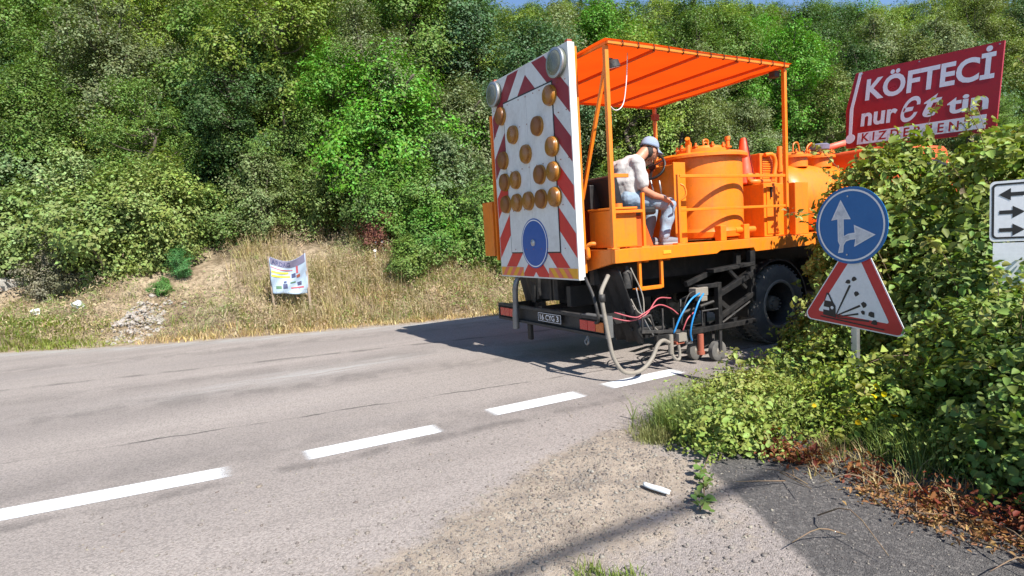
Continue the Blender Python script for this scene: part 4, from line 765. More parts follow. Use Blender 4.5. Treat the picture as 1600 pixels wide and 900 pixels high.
# ------------------------------------------------------------------ red billboard
BO = V3((3.80, -.349, 2.50)); bu = V3((-.02, -.9983, -.050)); bv = V3((.19, 0, .982)); bn = np.cross(bu, bv); bn = bn/np.linalg.norm(bn)*(1 if np.cross(bu, bv)[0] < 0 else -1)
bb = thing('billboard', (3.8, -1.2, 0), 'red roadside restaurant billboard with white lettering rising out of the brambles', 'billboard')
BW, BH = 1.64, .985
pan = P('panel', MB().prism([(0, 0), (BW, 0), (BW, BH), (.03, BH), (-.055, .50)], BO, bu, bv, -bn*.025), 'bbred', bb)
for x in (.28, 1.38): P('post', MB().bar(BO+bu*x-bn*.06+V3((0, 0, .06)), V3((BO+bu*x)[:2].tolist()+[-.3])-bn*V3((.06, .06, 0)), .05), 'dark', bb)
def bl(nm, s, x0, x1, y0, y1, mat, bold=.03, shear=0): return lettering(nm, s, BO+bu*(x0*BW)+bv*(y0*BH), bu, bv, bn, (x1-x0)*BW, (y1-y0)*BH, mat, pan, bold, shear, .003)
bl('lettering', 'KÖFTECİ', .115, .962, .60, .975, 'bbwhite', .03)
bl('lettering', 'nur', .10, .37, .265, .44, 'bbwhite', .03); bl('lettering', 'Є', .395, .525, .245, .55, 'bbwhite', .02, .35); bl('lettering', 't', .545, .665, .27, .54, 'bbwhite', .02, .35); bl('lettering', 'tin', .70, .945, .265, .47, 'bbwhite', .03)
P('white_strip', MB().prism([(.085*BW, .035*BH), (.94*BW, .055*BH), (.94*BW, .21*BH), (.085*BW, .185*BH)], BO+bn*.001, bu, bv, bn*.002), 'bbwhite', pan)
bl('strip_lettering', 'K I Z D E R B E N T', .12, .87, .065, .175, 'bbred', .02).location = tuple(bn*.003)
P('white_curve', MB().prism([(.075, BH-.005), (.115, BH-.005), (.045, .52), (.06, .16), (.02, .16), (0.0, .50)], BO+bn*.001, bu, bv, bn*.002), 'bbwhite', pan)
P('round_emblem', MB().disc(BO+bu*.045+bv*.12+bn*.0035, bn, .062, .002, 24), 'bbwhite', pan)
for x, y in ((.12, .955), (.8, .955), (1.6, .955), (.9, .02), (1.3, .02)): P('panel_screw', MB().disc(BO+bu*x+bv*y+bn*.001, bn, .008, .004, 8), 'galv', pan)

# ------------------------------------------------------------------ banner across the road
pR = V3((-1.60, 7.85, .32)); pL = V3((-2.28, 8.05, .37)); bn_ = thing('banner', tuple(pR), 'faded printed cloth banner strung between two wooden stakes on the verge', 'banner')
P('stake', MB().bar(pR+V3((0, 0, -.3)), pR+V3((-.02, 0, 1.28)), .05), 'wood', bn_, bevel=.006); P('stake', MB().bar(pL+V3((0, 0, -.3)), pL+V3((-.03, 0, 1.15)), .045), 'wood', bn_, bevel=.006)
BL_, BR_ = pL+V3((-.02, -.04, .38)), pR+V3((-.02, -.04, .36)); nx, nz = 26, 22; v = []
def bpt(u, h):                                   # sagging top edge, creased from the upper left corner
    top = (.72 if u < .02 else .86*u+.78*(1-u))-.14*math.sin(math.pi*min(1, u*1.02))**.9
    q = BL_*(1-u)+BR_*u; return q+V3((0, 0, top*h))+V3((-.25, -.9, 0))*(.05*math.sin(5*u+3*h)+.045*math.sin(11*(u-h))*(1-h*.3))*.8
for i in range(nx+1):
    for j in range(nz+1): v.append(bpt(i/nx, j/nz))
b = MB().add(v, [(i*(nz+1)+j, (i+1)*(nz+1)+j, (i+1)*(nz+1)+j+1, i*(nz+1)+j+1) for i in range(nx) for j in range(nz)])
M['bancloth'] = pbr('banner_cloth', (.36, .46, .58, 1), .7, 0, .35, (.36, .40, .46, 1), 5); M['navy'] = pbr('banner_navy', (.05, .06, .14, 1), .7, 0, .3); M['banyel'] = pbr('banner_yellow', (.62, .56, .06, 1), .7, 0, .3); M['greenprint'] = pbr('print_green', (.10, .20, .11, 1), .7)
cl = P('cloth', b, 'bancloth', bn_, 2); cl.modifiers.new('s', 'SOLIDIFY').thickness = .004
def patch(nm, u0, u1, h0, h1, mat, n=8, skew=0, lift=.008):
    b = MB(); vv = []
    for i in range(n+1):
        for j in range(4): u = u0+(u1-u0)*i/n; vv.append(bpt(u, h0+(h1-h0)*j/3+skew*i/n)+V3((-.25, -.95, 0))*lift)
    b.add(vv, [(i*4+j, (i+1)*4+j, (i+1)*4+j+1, i*4+j+1) for i in range(n) for j in range(3)]); return P(nm, b, mat, cl, 2)
patch('printed_header', .02, .98, .80, .995, 'purple', 16); patch('printed_block', .03, .48, .58, .64, 'banyel', 8, .02); patch('printed_block', .03, .52, .47, .53, 'banyel', 8, .02); patch('printed_swoosh', .02, .60, .72, .745, 'redhose', 12, -.03); patch('printed_swoosh', .70, .76, .6, .80, 'redhose', 3)
for (u0, u1, h0, h1, m) in ((.56, .68, .48, .60, 'navy'), (.70, .80, .47, .55, 'rust'), (.32, .44, .16, .30, 'navy'), (.12, .28, .14, .22, 'greenprint'), (.70, .82, .24, .34, 'navy'), (.52, .88, .16, .20, 'redhose'), (.52, .66, .32, .36, 'greenprint'), (.34, .42, .32, .38, 'navy')): patch('printed_machine', u0, u1, h0, h1, m, 4, .02)
a, f = text_mesh('ARDAG', 1., .02); a = (a-a.min(0))/(a.max(0)-a.min(0)+1e-9)
P('lettering', MB().add([bpt(.05+.5*q[0], .82+.13*q[1])+V3((-.25, -.95, 0))*.014 for q in a], f), 'navy', cl)

# ------------------------------------------------------------------ verge: slab, post, planks, rubble, litter
rs = np.random.default_rng(5)
def rock(name, c, r, mat, parent=None, sq=.8, n=10):
    b = MB(); ball(b, c, r, n); b.v = [tuple(V3(c)+(V3(q)-V3(c))*V3((1, 1, sq))*(.75+.5*rs.random())) for q in b.v]; return b
sb = MB().prism([(-8.6, 12.35), (-7.5, 12.1), (-7.05, 12.45), (-7.0, 12.8), (-7.3, 13.0), (-8.6, 13.1)], (0, 0, 1.12), (1, 0, 0), (0, 1, 0), (0, 0, .28)); o = sb.build('concrete_slab', 'concrete', bevel=.02, org=(-7.6, 12.6, 1.02)); o.rotation_euler = (.05, .12, 0); tag(o, 'broken pale concrete slab lying on the bank at the far left edge', 'slab')
o = MB().bar((-7.52, 13.2, .9), (-7.55, 13.25, 2.0), .1).build('rusty_post', 'rust', org=(-7.72, 13.2, 1.2), bevel=.01); tag(o, 'rust red post standing behind the concrete slab at the left edge', 'post')
for i, (a, c, lb) in enumerate((((-6.0, 11.5, 1.12), (-5.45, 11.75, 1.33), 'pale plank lying across the dry grass, the upper of two'), ((-6.25, 11.3, 1.02), (-5.7, 11.5, 1.12), 'yellowish plank lying across the dry grass, the lower of two'))):
    o = MB().bar(a, c, .13, .035).build('plank', 'litter' if i == 0 else 'wood', org=a, bevel=.005); tag(o, lb, 'plank', 'planks on the bank')
rp = thing('rubble_pile', (-4.75, 9.1, float(hill(-4.75, 9.1))), 'small heap of broken grey stones at the verge beside the road', 'rubble')
for part_, nst, rr in (('large_stones', 90, (.035, .07)), ('small_stones', 260, (.018, .035))):
    b = MB()
    for k in range(nst):
        u = rs.normal(size=2)*.26; F, L = -4.72+u[0]*.9+.35*(u[1]), 9.12+u[1]*.85; h = float(hill(F, L))+.26*math.exp(-(u@u)/.06)*rs.random(); q = rock('', (F, L, h), rs.uniform(*rr), '', n=8); b.add(q.v, q.f)
    o = P(part_, b, 'stone', rp); o['kind'] = 'stuff'
for F, L, r, lb in ((-5.8, 9.98, .11, 'larger white scrap of litter among the weeds left of the rubble pile'), (-6.6, 10.6, .07, 'small white scrap of litter under the grey bush')):
    b = MB(); ball(b, (F, L, float(hill(F, L))+.13), (r, r*.7, r*.6), 10); b.v = [tuple(V3(q)+rs.normal(size=3)*.018) for q in b.v]; o = b.build('litter_scrap', 'litter', org=(F, L, float(hill(F, L)))); tag(o, lb, 'litter', 'litter on the bank')
# crushed white carton on the gravel
b = MB(); n = 12; v = []
for i in range(n+1):
    t_ = i/n; w_ = .05*(1-.35*abs(2*t_-1)**3)
    for s_, h in ((-1, .008), (-.6, .032), (.2, .038), (1, .016)): v.append((-1.50+.06*t_+s_*w_*.55-.02*t_, -2.22-.19*t_+s_*w_*.25, .010+h*.6*(1-.3*math.sin(7*t_)*.3)))
b.add(v, [(i*4+j, (i+1)*4+j, (i+1)*4+j+1, i*4+j+1) for i in range(n) for j in range(3)]); o = b.build('flattened_carton', 'litter', org=(-1.5, -2.3, .0), smooth=2); o.modifiers.new('s', 'SOLIDIFY').thickness = .004; tag(o, 'flattened white carton lying on the gravel beside the weeds', 'litter')

# ------------------------------------------------------------------ overhead line behind the camera (its shadow crosses the apron)
uc = thing('utility_line', (20, -11.35, 0), 'thick overhead cable on two wooden poles running along the road behind the viewer', 'cable')
P('cable', MB().tube([(-25+45*k/20, -11.35, 9.0) for k in range(21)], .038, 8), 'black', uc, 2)
for x in (-25, 20): P('utility_pole', MB().tube([(x, -11.35, -.4), (x, -11.35, 9.4)], [.15, .1], 12), 'wood', uc, 2)

# ------------------------------------------------------------------ shrubs at the foot of the wood and weeds of the bank
def shrub(F, L, k, sc, colour, label, squash=1., cat='bush', name='bush', group='bushes along the bank', dz=0.):
    return tag(plant(name, SPROTO[k], F, L, sc, RNG.uniform(0, 6.28), colour, ('foliage', 'stem'), squash, dz=dz), label, cat, group)
G = GREENS
for a in ((-5.3, 11.35, 1, 1.3, (.105, .14, .04), 'sprawling green bush coming down the bank behind the planks'), (-4.5, 10.95, 0, 1.0, (.12, .155, .045), 'light bush at the top of the bare bank'), (-6.8, 12.7, 1, 1.2, (.11, .15, .05), 'wide pale bush just above the concrete slab'), (-8.3, 13.4, 0, 1., (.12, .14, .04), 'bush at the left edge behind the rusty post'), (1.6, 8.9, 0, .85, (.085, .15, .03), 'leafy bush leaning over the dry grass near the arrow board'), (2.4, 8.0, 1, .7, (.09, .15, .035), 'low green bush nearest the left locker of the truck'), (-5.0, 12.1, 1, 1.15, (.11, .15, .045), 'broad light green bush left of the rubble pile, on the bank'), (-3.95, 11.5, 0, 1.05, (.12, .155, .04), 'round yellowish bush directly up the bank from the rubble pile'), (-5.9, 12.9, 2, 1.0, (.14, .185, .07), 'pale green leafy bush behind the two planks'),
          (-7.4, 14.2, 0, 1.25, (.09, .13, .06), 'blue green bush above the concrete slab'), (-8.6, 14.0, 1, 1.2, (.12, .15, .04), 'olive bush at the left edge above the slab'), (-2.9, 11.6, 1, .8, (.075, .115, .03), 'low dark bush up the bank left of the banner'),
          (-1.9, 11.4, 2, .8, (.10, .13, .05), 'slender bush above the banner'), (-.7, 11.2, 0, .8, (.085, .12, .03), 'bush above and right of the banner'), (.35, 10.3, 2, .75, (.06, .10, .028), 'dark bush behind the reddish bush'), (1.1, 9.4, 0, .8, (.07, .13, .025), 'deep green bush right of the reddish bush'),
          (1.5, 8.4, 1, .75, (.06, .125, .022), 'low glossy bush halfway between banner and arrow board'), (.75, 7.95, 1, .55, (.085, .13, .03), 'small bush low on the bank left of the truck'), (2.2, 9.3, 2, 1.05, (.08, .115, .05), 'tall grey green bush beside the arrow board'), (3.2, 8.3, 0, .9, (.075, .125, .03), 'bush behind the left locker of the truck'),
          (2.9, 7.5, 1, .5, (.10, .15, .04), 'small weed bush beside the road behind the bumper'), (4.4, 8.0, 2, .8, (.08, .12, .03), 'bush hidden behind the arrow board'), (6.0, 7.6, 0, .9, (.07, .115, .03), 'bush behind the seat of the truck'), (8.0, 7.4, 1, 1.0, (.08, .12, .03), 'bush behind the round paint tank'), (10.2, 7.4, 0, 1.1, (.07, .11, .03), 'bush behind the side cabinets of the truck'), (12.8, 7.6, 2, 1., (.08, .12, .03), 'bush behind the bead tank'),
          (-6.45, 11.6, 0, .55, (.11, .105, .075), 'greyish half dry bush beside the concrete slab'), (-6.1, 11.3, 1, .42, (.10, .10, .06), 'small grey twiggy bush under the planks'), (.55, 9.45, 0, .48, (.17, .07, .055), 'dusky red leaved bush on the bank left of the truck'), (-3.92, 10.1, 2, .26, (.05, .13, .04), 'small upright dark green sapling on the bare bank'), (-4.3, 9.75, 1, .22, (.07, .15, .035), 'tiny green sapling behind the rubble pile'), (-9.6, 13.6, 2, 1., (.11, .14, .05), 'tall bush beyond the left edge of the slab')):
    F, L, k, sc, c, lb = a; shrub(F, L, k, sc, tuple(q*1.75 for q in c), lb)
for i, (F, L) in enumerate(((.30, 9.2), (.45, 9.15), (.2, 9.0), (.62, 9.25))):
    b = MB(); z = float(hill(F, L)); b.tube([(F, L, z), (F, L, z+.35)], .006, 5).lathe((F, L, z+.35), (-.3, -.8, .5), [(0, .01), (.01, .035), (.02, .03), (.025, .0)], 10); o = b.build('white_flower', 'litter', org=(F, L, z)); tag(o, 'white flower head below the dusky red bush', 'flower', 'white flower heads on the bank')
# wood edge filler: dense understorey so that no bare floor shows
i = 0
for d0, d1, step, F0, F1, s0, s1 in ((5.6, 7.0, 1.5, -12, 22, .8, 1.25), (9.2, 10.5, 2.0, -13, 26, .9, 1.4), (3.6, 4.4, 1.7, -11, 18, .5, .8)):
    F = F0
    while F < F1:
        f = F+RNG.normal()*.35; L = float(edge(f))+RNG.uniform(d0, d1)/.92; x, y, dp = to_px((f, L, float(hill(f, L))+1))
        if dp > 4 and -200 < x < 1800 and not (330 < x < 640 and d0 < 9):
            cn_ = CN[RNG.choice(7, p=CW/CW.sum())]; c = tuple(q*RNG.uniform(.8, 1.1) for q in G[cn_]); shrub(f, L, int(RNG.integers(0, 3)), RNG.uniform(s0, s1), c, '%s undergrowth bush %s' % (cn_, where(x)), name='undergrowth_bush', group='undergrowth bushes under the trees')
        F += step
def blades(n, Pf, h0, h1, wd, lean, rng, curl=.5):
    B = Pf; h = rng.uniform(h0, h1, n)[:, None]; a = rng.uniform(0, 6.28, n); d = np.stack([np.cos(a), np.sin(a), 0*a], 1); s = np.stack([-np.sin(a), np.cos(a), 0*a], 1)*wd*rng.uniform(.6, 1.3, n)[:, None]
    ln = rng.uniform(.1, lean, n)[:, None]; up = np.array([[0, 0, 1.]]); m = B+up*h*.55+d*h*ln*.35; tp = B+up*h*(1-.25*ln*curl)+d*h*ln
    co = np.stack([B-s, B+s, m+s*.75, m-s*.75, tp+s*.15, tp-s*.15], 1).reshape(-1, 3); k = np.arange(n)[:, None]*6
    return co, np.concatenate([k+np.array([[0, 1, 2, 3]]), k+np.array([[3, 2, 4, 5]])], 1).reshape(-1, 4), np.repeat(rng.random(n), 2)
def bank_pts(n, rng, F0, F1, d0, d1, dens):
    out = []
    while sum(map(len, out)) < n:
        F = rng.uniform(F0, F1, n); L = edge(F)+rng.uniform(d0, d1, n)/.92; q = np.stack([F, L, 0*F], 1); q = q[dens(q) > rng.random(n)]; out.append(q)
    q = np.concatenate(out)[:n]; q[:, 2] = hill(q[:, 0], q[:, 1])-.02; return q
rg = np.random.default_rng(11)
bare = lambda q: np.clip(1-np.exp(-((q[:, 0]+4.3)/1.5)**2-((q[:, 1]-10.4)/1.2)**2)*.9-np.exp(-((q[:, 0]+2.6)/1.1)**2-((q[:, 1]-9.6)/1.0)**2)*.7-np.exp(-((q[:, 0]+7.2)/.7)**2-((q[:, 1]-12.0)/.7)**2)*.95, 0, 1)
def tuft(q, rng, sp=.05): return q+np.concatenate([rng.normal(size=(len(q), 2))*sp, np.zeros((len(q), 1))], 1)
def field(name, n, col, args, dens, hs, wd, lean, label, rep=12, F=(-12, 9), d=(.15, 4.6), mat='blade'):
    q = np.repeat(bank_pts(n//rep, rg, F[0], F[1], d[0], d[1], dens), rep, 0); q = tuft(q, rg, .07); co, f, r = blades(len(q), q, hs[0], hs[1], wd, lean, rg); o = np_mesh(name, co, f, mat, rnd=r); o.color = (*col, 1); return tag(o, label, 'grass', kind='stuff')
ns1 = lambda q: vnoise(q, .9, 21); ns2 = lambda q: vnoise(q, .8, 33)
field('dry_grass', 18000, (.47, .38, .26), 0, lambda q: bare(q)*np.clip(ns1(q)*1.9-.45, .04, 1), (.06, .24), .006, 1.7, 'straw coloured dry grass covering the roadside bank')
field('tall_dry_grass', 9000, (.40, .33, .19), 0, lambda q: np.clip((q[:, 0]+3.2)/1.5, 0, 1)*np.clip(ns2(q)*2.2-.6, 0, 1), (.2, .62), .005, 1.3, 'tall golden dry grass on the bank between banner and truck', 14, (-3.5, 4.5))
field('green_grass', 10000, (.22, .25, .075), 0, lambda q: np.clip(ns2(q)*2.2-.95, 0, 1)*bare(q), (.08, .3), .006, 1.4, 'patches of greener grass on the roadside bank')
def weeds(name, n, per, col, size, hmax, dens, label, mat='leaf', cl=.12, F0=-11.5, F1=8, d0=.25, d1=5.0):
    q = bank_pts(n, rg, F0, F1, d0, d1, dens); hh = rg.uniform(.3, 1, n)*hmax; qq = np.repeat(q, per, 0); t_ = rg.random(len(qq)); qq = qq+rg.normal(size=qq.shape)*np.array([cl, cl, .0])*(.5+t_[:, None]*.7); qq[:, 2] += np.repeat(hh, per)*t_
    co, f, r = leaves(qq, rg.normal(size=qq.shape)*.6+np.array([0, -.35, .7]), size*1.3, .2, rng=rg); o = np_mesh(name, co, f, mat, rnd=r); o.color = (*col, 1); return tag(o, label, 'weeds', kind='stuff')
nz = lambda sc, sd, a, b: (lambda q: np.clip(vnoise(q, sc, sd)*a-b, 0, 1))
weeds('brown_weeds', 2100, 34, (.42, .32, .22), .045, .5, lambda q: nz(.8, 50, 2.2, .8)(q)*bare(q), 'withered brown weeds on the roadside bank', 'dryleaf')
weeds('beige_seed_heads', 800, 30, (.48, .40, .28), .03, .6, lambda q: nz(1.0, 61, 2.2, .9)(q)*bare(q), 'pale beige seed heads among the dry grass', 'dryleaf')
weeds('olive_weeds', 800, 34, (.26, .26, .11), .04, .5, lambda q: nz(.7, 72, 2.4, 1.0)(q)*bare(q), 'olive green weeds among the dry grass of the bank')
weeds('green_weeds', 520, 36, (.18, .24, .07), .045, .45, lambda q: nz(.6, 83, 2.6, 1.25)(q)*bare(q), 'fresh green weed clumps on the bank')
weeds('low_verge_weeds', 600, 26, (.24, .28, .06), .03, .14, lambda q: np.clip((-4.6-q[:, 0])/.8, 0, 1), 'low yellow green weeds along the road at the left', 'leaf', .1, -12, -4.5, .0, 1.0)
weeds('foot_weeds', 500, 34, (.19, .25, .07), .05, .6, lambda q: np.clip((q[:, 0]-.2)/.8, 0, 1), 'green weeds along the foot of the bank beside the truck', 'leaf', .12, 0, 9, .4, 2.6)
field('verge_grass', 9000, (.20, .23, .045), 0, lambda q: np.clip((-5.2-q[:, 0])/.8, 0, 1), (.06, .2), .007, .9, 'short yellow green grass strip along the road at the left', 10, (-12, -5), (.0, .9))
field('road_edge_straw', 9000, (.50, .38, .20), 0, lambda q: np.clip((q[:, 0]+5)/1, 0, 1), (.04, .16), .007, 1.2, 'trampled straw along the far road edge', 10, (-5, 9), (.0, .55))
# ------------------------------------------------------------------ bramble thicket on the right
def bramble(name, c, R, n, size, colour, label, seed, canes=10, group='brambles along the right hand roadside', cat='bramble', lowz=.0, inner=.25):
    rng = np.random.default_rng(seed); c = V3(c); R = V3(R); root = thing(name, (c[0], c[1], 0), label, cat, group)
    nc = max(20, n//36); u = unit(rng.normal(size=(nc*3, 3))); u = u[u[:, 2] > -.45][:nc]; rad = .72+.42*vnoise(u*1.0+seed, 2.6, seed % 7)
    deep = rng.random(len(u)) < inner; rad = np.where(deep, rad*rng.uniform(.45, .85, len(u)), rad); C = c+u*R*rad[:, None]; C = C[C[:, 2] > lowz]; 
    k = rng.integers(0, len(C), n//3); sp = rng.normal(size=(n//3, 3))*np.array([.10, .10, .07]); Pc = C[k]+sp; out = unit((Pc-c)/R)
    N = .5*out+np.array([0, -.12, .5])+rng.normal(size=Pc.shape)*.55
    T = unit(np.cross(unit(N), rng.normal(size=Pc.shape))); B = np.cross(unit(N), T); Q = np.concatenate([Pc+T*size*.75, Pc+B*size*.62, Pc-B*size*.62]); NN = np.concatenate([N, N+B*.35, N-B*.35])+rng.normal(size=Q.shape)*.12
    m = Q[:, 2] > .015; co, f, r = leaves(Q[m], NN[m], size, .72, True, .35, rng); co = co-V3((c[0], c[1], 0)); o = np_mesh('foliage', co, f, 'leaf', root, rnd=r); o.color = (*colour, 1); o['kind'] = 'stuff'
    b = MB()
    for j in range(canes):
        e = C[rng.integers(0, len(C))]; s = V3((c[0]+rng.normal()*R[0]*.35, c[1]+rng.normal()*R[1]*.35, 0)); mdd = (s+e)/2+V3((0, 0, abs(e[2])*.3)); b.tube(curve([s, mdd, e, e+(e-mdd)*.35+V3((0, 0, -.06))], 4), list(np.linspace(.009, .003, 13)), 5)
    P('canes', b, 'cane', root, 2)['kind'] = 'stuff'
    return root
M['cane'] = pbr('bramble_cane', (.20, .13, .08, 1), .7, 0, .5, (.10, .13, .04, 1), 8)
gA, gB, gC, gD = (.17, .24, .052), (.21, .275, .056), (.135, .205, .046), (.25, .285, .075)
BR = [((3.25, -1.25, .95), (.75, .72, 1.45), 13000, .062, gB, 'bramble bush rising in front of the red billboard'), ((2.85, -1.25, .45), (.6, .48, 1.0), 9000, .06, gA, 'bramble bush covering the rear wheel of the truck, beside the round sign'), ((3.0, -2.5, .9), (.95, .85, 1.45), 13000, .064, gB, 'bramble bush behind the round blue sign, below the billboard post'),
      ((2.2, -2.0, .45), (.75, .7, 1.05), 9500, .062, gA, 'bramble bush right behind the warning triangle'), ((4.6, -2.9, 1.2), (1.2, 1.0, 1.6), 12000, .07, gD, 'pale flowering bramble bush right of the billboard'), ((3.9, -4.0, .9), (1.1, 1.0, 1.5), 9000, .068, gB, 'bramble bush behind the white arrow sign'), ((1.75, -2.75, .35), (.65, .55, .95), 11000, .048, gC, 'bramble bush between the warning triangle and the arrow sign'),
      ((1.0, -3.15, .25), (.62, .46, .7), 10500, .044, gA, 'bramble bush under the white arrow sign'), ((.55, -3.75, .2), (.66, .5, .7), 11000, .044, gC, 'bramble bush at the right edge beside the brown dead leaves'), ((1.65, -1.7, .15), (.45, .38, .48), 7500, .037, gB, 'low bramble left of the sign pole, below the rear wheel'), ((.65, -2.55, .1), (.5, .4, .36), 7000, .036, gB, 'low bramble in front of the sign pole'),
      ((.15, -1.75, .03), (.46, .34, .28), 5200, .029, gD, 'low yellowish bramble at the tip of the thicket by the gravel'), ((-.55, -2.05, .02), (.33, .28, .2), 2600, .033, gB, 'small bramble creeping over the gravel beside the flattened carton'), ((1.1, -1.42, .03), (.42, .28, .26), 3600, .032, gA, 'low bramble beside the last painted dash'), ((2.35, -1.0, .1), (.42, .28, .62), 5500, .045, gA, 'low bramble in the shade beside the spray carriage'), ((3.45, -.66, .45), (.45, .25, .95), 4500, .055, gC, 'bramble sprays hanging over the deck beam of the truck'),
      ((6.3, -1.9, 1.3), (1.3, 1.0, 1.5), 7000, .075, gA, 'bramble bush hidden behind the billboard'), ((.1, -4.6, .3), (.75, .55, .65), 9000, .046, gA, 'bramble bush nearest the viewer at the right edge'), ((5.9, -4.3, 1.2), (1.4, 1.2, 1.8), 7000, .08, gD, 'far bramble bush at the right edge of the picture')]
for k, (c, R, n, s, col, lb) in enumerate(BR): bramble('bramble_bush', c, R, n, s, col, lb, 300+k)
# runner of bramble on the gravel
b = MB(); run = curve([(-.75, -2.1, .05), (-1.05, -2.3, .03), (-1.22, -2.45, .02), (-1.38, -2.6, .02), (-1.5, -2.68, .02)], 6); b.tube(run, .004, 5); rr = thing('bramble_runner', (-.75, -2.1, 0), 'thin bramble runner creeping over the gravel toward the viewer', 'bramble'); P('runner_stem', b, 'cane', rr, 2)
q = np.array(run)[rg.integers(0, len(run), 60)]+rg.normal(size=(60, 3))*np.array([.03, .03, .012])+np.array([0, 0, .025]); co, f, r = leaves(q, rg.normal(size=q.shape)*.3+np.array([0, 0, 1]), .042, .75, True, .1, rg); o = np_mesh('runner_leaves', co-np.array([-.75, -2.1, 0]), f, 'leaf', rr, rnd=r); o.color = (.11, .17, .04, 1); o['kind'] = 'stuff'
# grass, herbs, flowers and dead leaves around the foot of the thicket
def foot_pts(n, cs, sp): c = np.array(cs)[rg.integers(0, len(cs), n)]; q = np.zeros((n, 3)); q[:, :2] = c+rg.normal(size=(n, 2))*sp; return q
def gpatch(name, n, cs, sp, hs, wd, lean, col, label):
    q = np.repeat(foot_pts(n//8, cs, sp), 8, 0); q = tuft(q, rg, .025); co, f, r = blades(len(q), q, hs[0], hs[1], wd, lean, rg); o = np_mesh(name, co, f, 'blade', rnd=r); o.color = (*col, 1); return tag(o, label, 'grass', kind='stuff')
gpatch('thicket_grass', 20000, [(-.5, -1.6), (-.3, -1.55), (.0, -1.5), (.5, -1.45), (.0, -1.8), (.4, -2.0), (.5, -2.3), (.3, -2.6), (.9, -1.7), (.2, -3.0), (-.45, -1.75), (1.0, -1.45), (.1, -1.6)], .14, (.06, .30), .0032, 1.1, (.19, .25, .07), 'long green grass growing out of the low brambles')
gpatch('gravel_grass', 1300, [(-.72, -1.65), (-.85, -1.62)], .08, (.03, .12), .003, 1., (.24, .25, .10), 'faded grass tuft at the edge of the gravel'); gpatch('apron_grass', 260, [(-2.28, -2.92), (-2.36, -2.82)], .05, (.02, .07), .003, 1.1, (.17, .22, .05), 'small grass tuft in the apron at the lower edge'); gpatch('straw', 450, [(-.25, -2.75), (-.1, -2.5), (-.35, -3.2)], .14, (.05, .16), .003, 1.4, (.42, .33, .18), 'dry straw at the foot of the thicket')
q = foot_pts(15000, [(-.05, -1.6), (.25, -1.9), (.1, -2.3), (.45, -2.75), (.4, -1.55), (-.3, -1.85), (.3, -3.3)], .19); q[:, 2] = rg.uniform(.02, .30, len(q)); co, f, r = leaves(q, rg.normal(size=q.shape)*.5+np.array([-.2, 0, .8]), .03, .5, False, .2, rg); o = np_mesh('small_herbs', co, f, 'leaf', rnd=r); o.color = (.22, .28, .06, 1); tag(o, 'feathery light green herbs at the foot of the thicket', 'herbs', kind='stuff')
q = foot_pts(14, [(-.1, -2.55), (-.05, -2.75), (.3, -2.7)], .12); q[:, 2] = rg.uniform(.2, .45, len(q)); co, f, r = leaves(q, rg.normal(size=q.shape)*.4+np.array([-.5, -.3, .6]), .035, .9, True, 0, rg); o = np_mesh('yellow_flowers', co, f, 'dryleaf', rnd=r); o.color = (.60, .42, .02, 1); tag(o, 'scattered small yellow flowers in the low herbs', 'flowers', kind='stuff')
q = foot_pts(1900, [(-.42, -2.35), (-.45, -2.5), (-.42, -2.62), (-.35, -3.0), (-.42, -3.4), (-.42, -3.7), (-.35, -3.9), (-.2, -3.7), (-.4, -4.1), (-.1, -4.0)], .085); q[:, 2] = np.abs(rg.normal(size=len(q)))*.055+.012; co, f, r = leaves(q, rg.normal(size=q.shape)*.6+np.array([0, 0, .9]), .030, .55, True, .1, rg); o = np_mesh('dead_leaves', co, f, 'dryleaf', rnd=r); o.color = (.20, .068, .032, 1); tag(o, 'curled red brown dead leaves along the edge of the dark asphalt', 'dead leaves', kind='stuff')
q = foot_pts(1100, [(-.55, -3.15), (-.62, -3.4), (-.62, -3.6), (-.55, -3.85), (-.4, -3.4)], .08); q[:, 2] = np.abs(rg.normal(size=len(q)))*.03+.01; co, f, r = leaves(q, rg.normal(size=q.shape)*.6+np.array([0, 0, .9]), .024, .45, True, .1, rg); o = np_mesh('tan_leaf_litter', co, f, 'dryleaf', rnd=r); o.color = (.30, .165, .08, 1); tag(o, 'tan leaf litter on the dark asphalt at lower right', 'dead leaves', kind='stuff')
b = MB()
for j in range(34): s = V3((*foot_pts(1, [(-.55, -3.5), (-.3, -3.9), (-.6, -2.9), (.0, -4.2)], .25)[0, :2], .02)); a = rg.uniform(0, 6.28); l = rg.uniform(.15, .5); b.tube(curve([s, s+V3((math.cos(a)*l*.5, math.sin(a)*l*.5, l*rg.uniform(.05, .3))), s+V3((math.cos(a)*l, math.sin(a)*l, l*rg.uniform(0, .2)))], 3), [.004, .004, .0035, .003, .003, .0025, .002], 5)
o = b.build('dry_twigs', 'cane', smooth=2); tag(o, 'tangle of dry brown twigs at the foot of the thicket', 'twigs', kind='stuff')
# gravel
ico = np.array([(0, .53, .85), (0, -.53, .85), (0, .53, -.85), (0, -.53, -.85), (.53, .85, 0), (-.53, .85, 0), (.53, -.85, 0), (-.53, -.85, 0), (.85, 0, .53), (-.85, 0, .53), (.85, 0, -.53), (-.85, 0, -.53)])
ifc = np.array([(0, 1, 8), (0, 9, 1), (0, 4, 5), (0, 8, 4), (0, 5, 9), (1, 6, 8), (1, 7, 6), (1, 9, 7), (2, 3, 11), (2, 10, 3), (2, 5, 4), (2, 4, 10), (2, 11, 5), (3, 6, 7), (3, 10, 6), (3, 7, 11), (4, 8, 10), (5, 11, 9), (6, 10, 8), (7, 9, 11)])
F = rg.uniform(-4.6, 1.2, 90000); L = rg.uniform(-4.6, -.4, 90000); m = (a_dirt(F, L)*.8+.05+.12*(L < -1.6)) > rg.random(90000)*1.25; q = np.stack([F, L, road_z(F, L)], 1)[m][:17000]; n = len(q)
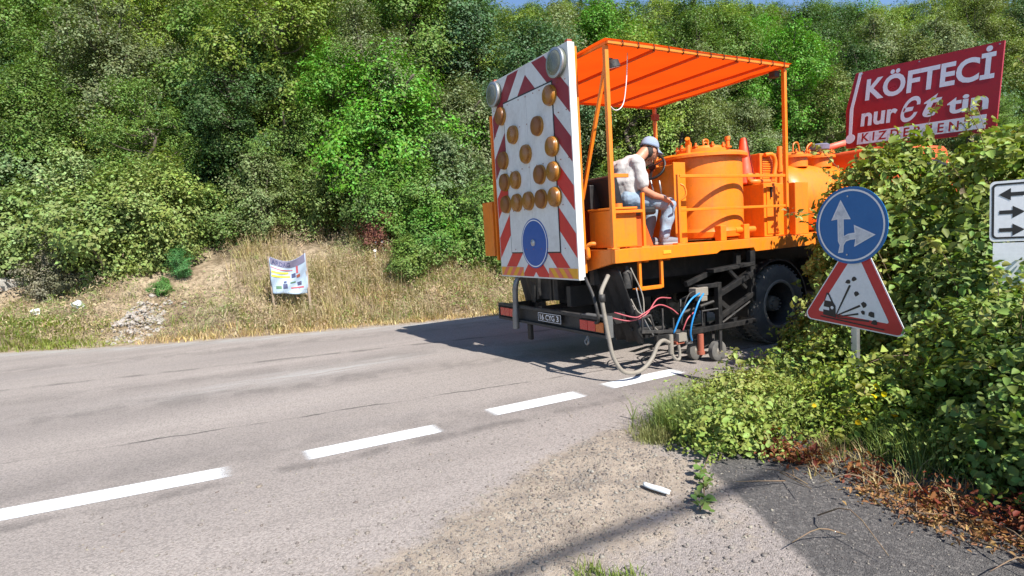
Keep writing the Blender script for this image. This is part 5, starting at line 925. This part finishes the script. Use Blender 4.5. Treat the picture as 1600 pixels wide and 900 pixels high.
sz = np.minimum(.0026+rg.exponential(.003, n), .017)*np.where(a_dark(q[:, 0], q[:, 1]) > .5, .55, 1); sz = sz[:, None, None]; co = (ico[None]*rg.uniform(.6, 1.3, (n, 12, 1))*np.array([1, 1, .6])*sz*rg.uniform(.7, 1.3, (n, 1, 3))+q[:, None]+np.array([0, 0, .002])).reshape(-1, 3); f = (ifc[None]+np.arange(n)[:, None, None]*12).reshape(-1, 3)
M['gravelm'] = leafmat('gravel', 0., .2); o = np_mesh('gravel', co, f, 'gravelm', rnd=np.repeat(rg.random(n), 20)); o.color = (.20, .18, .16, 1); tag(o, 'loose grey and tan gravel scattered over the apron', 'gravel', kind='stuff')

rgs = np.random.default_rng(77)
sr_ = thing('bramble_sprays', (2.5, -1.8, 0), 'long arching bramble shoots with paler young leaves standing out of the thicket', 'bramble'); b = MB(); Qs = []; 
for (c, R, n_, s_, col_, lb_) in BR[:12]:
    for j in range(7):
        u = unit(rgs.normal(size=3)*np.array([1, 1, .4])+np.array([-.4, -.1, .7])); c = V3(c); R = V3(R); s0 = c+u*R*.75; e0 = c+u*R*rgs.uniform(1.15, 1.4)+rgs.normal(size=3)*.08; e0[2] += .05
        if max(s0[1], e0[1]) > -.45: continue
        e1 = e0+(e0-s0)*.35+V3((0, 0, -.10)); pts = curve([s0, (s0+e0)/2+V3((0, 0, .07)), e0, e1], 4); b.tube(pts, list(np.linspace(.005, .002, len(pts))), 5); pp_ = np.array(pts)[rgs.integers(2, len(pts), 34)]; Qs.append(pp_+rgs.normal(size=pp_.shape)*.03)
P('canes', b, 'cane', sr_, 2)['kind'] = 'stuff'; Qs = np.concatenate(Qs); co, f, r = leaves(Qs, rgs.normal(size=Qs.shape)*.55+np.array([0, -.1, .7]), .05, .7, True, .3, rgs); o = np_mesh('foliage', co-np.array([2.5, -1.8, 0]), f, 'leaf', sr_, rnd=r); o.color = (.27, .30, .08, 1); o['kind'] = 'stuff'

# alike things of the wood get their place among their like into the label
bpy.context.view_layer.update(); alike = {}
for o in SC.objects:
    if o.parent is None and 'label' in o.keys() and o.get('group'): alike.setdefault(o['label'], []).append(o)
for lb, os_ in alike.items():
    n = len(os_)
    if n < 2: continue
    os_.sort(key=lambda o: to_px(o.location)[0]); nm = {2: ('left of two', 'right of two'), 3: ('leftmost of three', 'middle of three', 'rightmost of three')}.get(n) or tuple('%s from left' % w_ for w_ in ('first', 'second', 'third', 'fourth', 'fifth', 'sixth', 'seventh', 'eighth', 'ninth', 'tenth'))
    for o, w_ in zip(os_, nm): o['label'] = lb+', '+w_
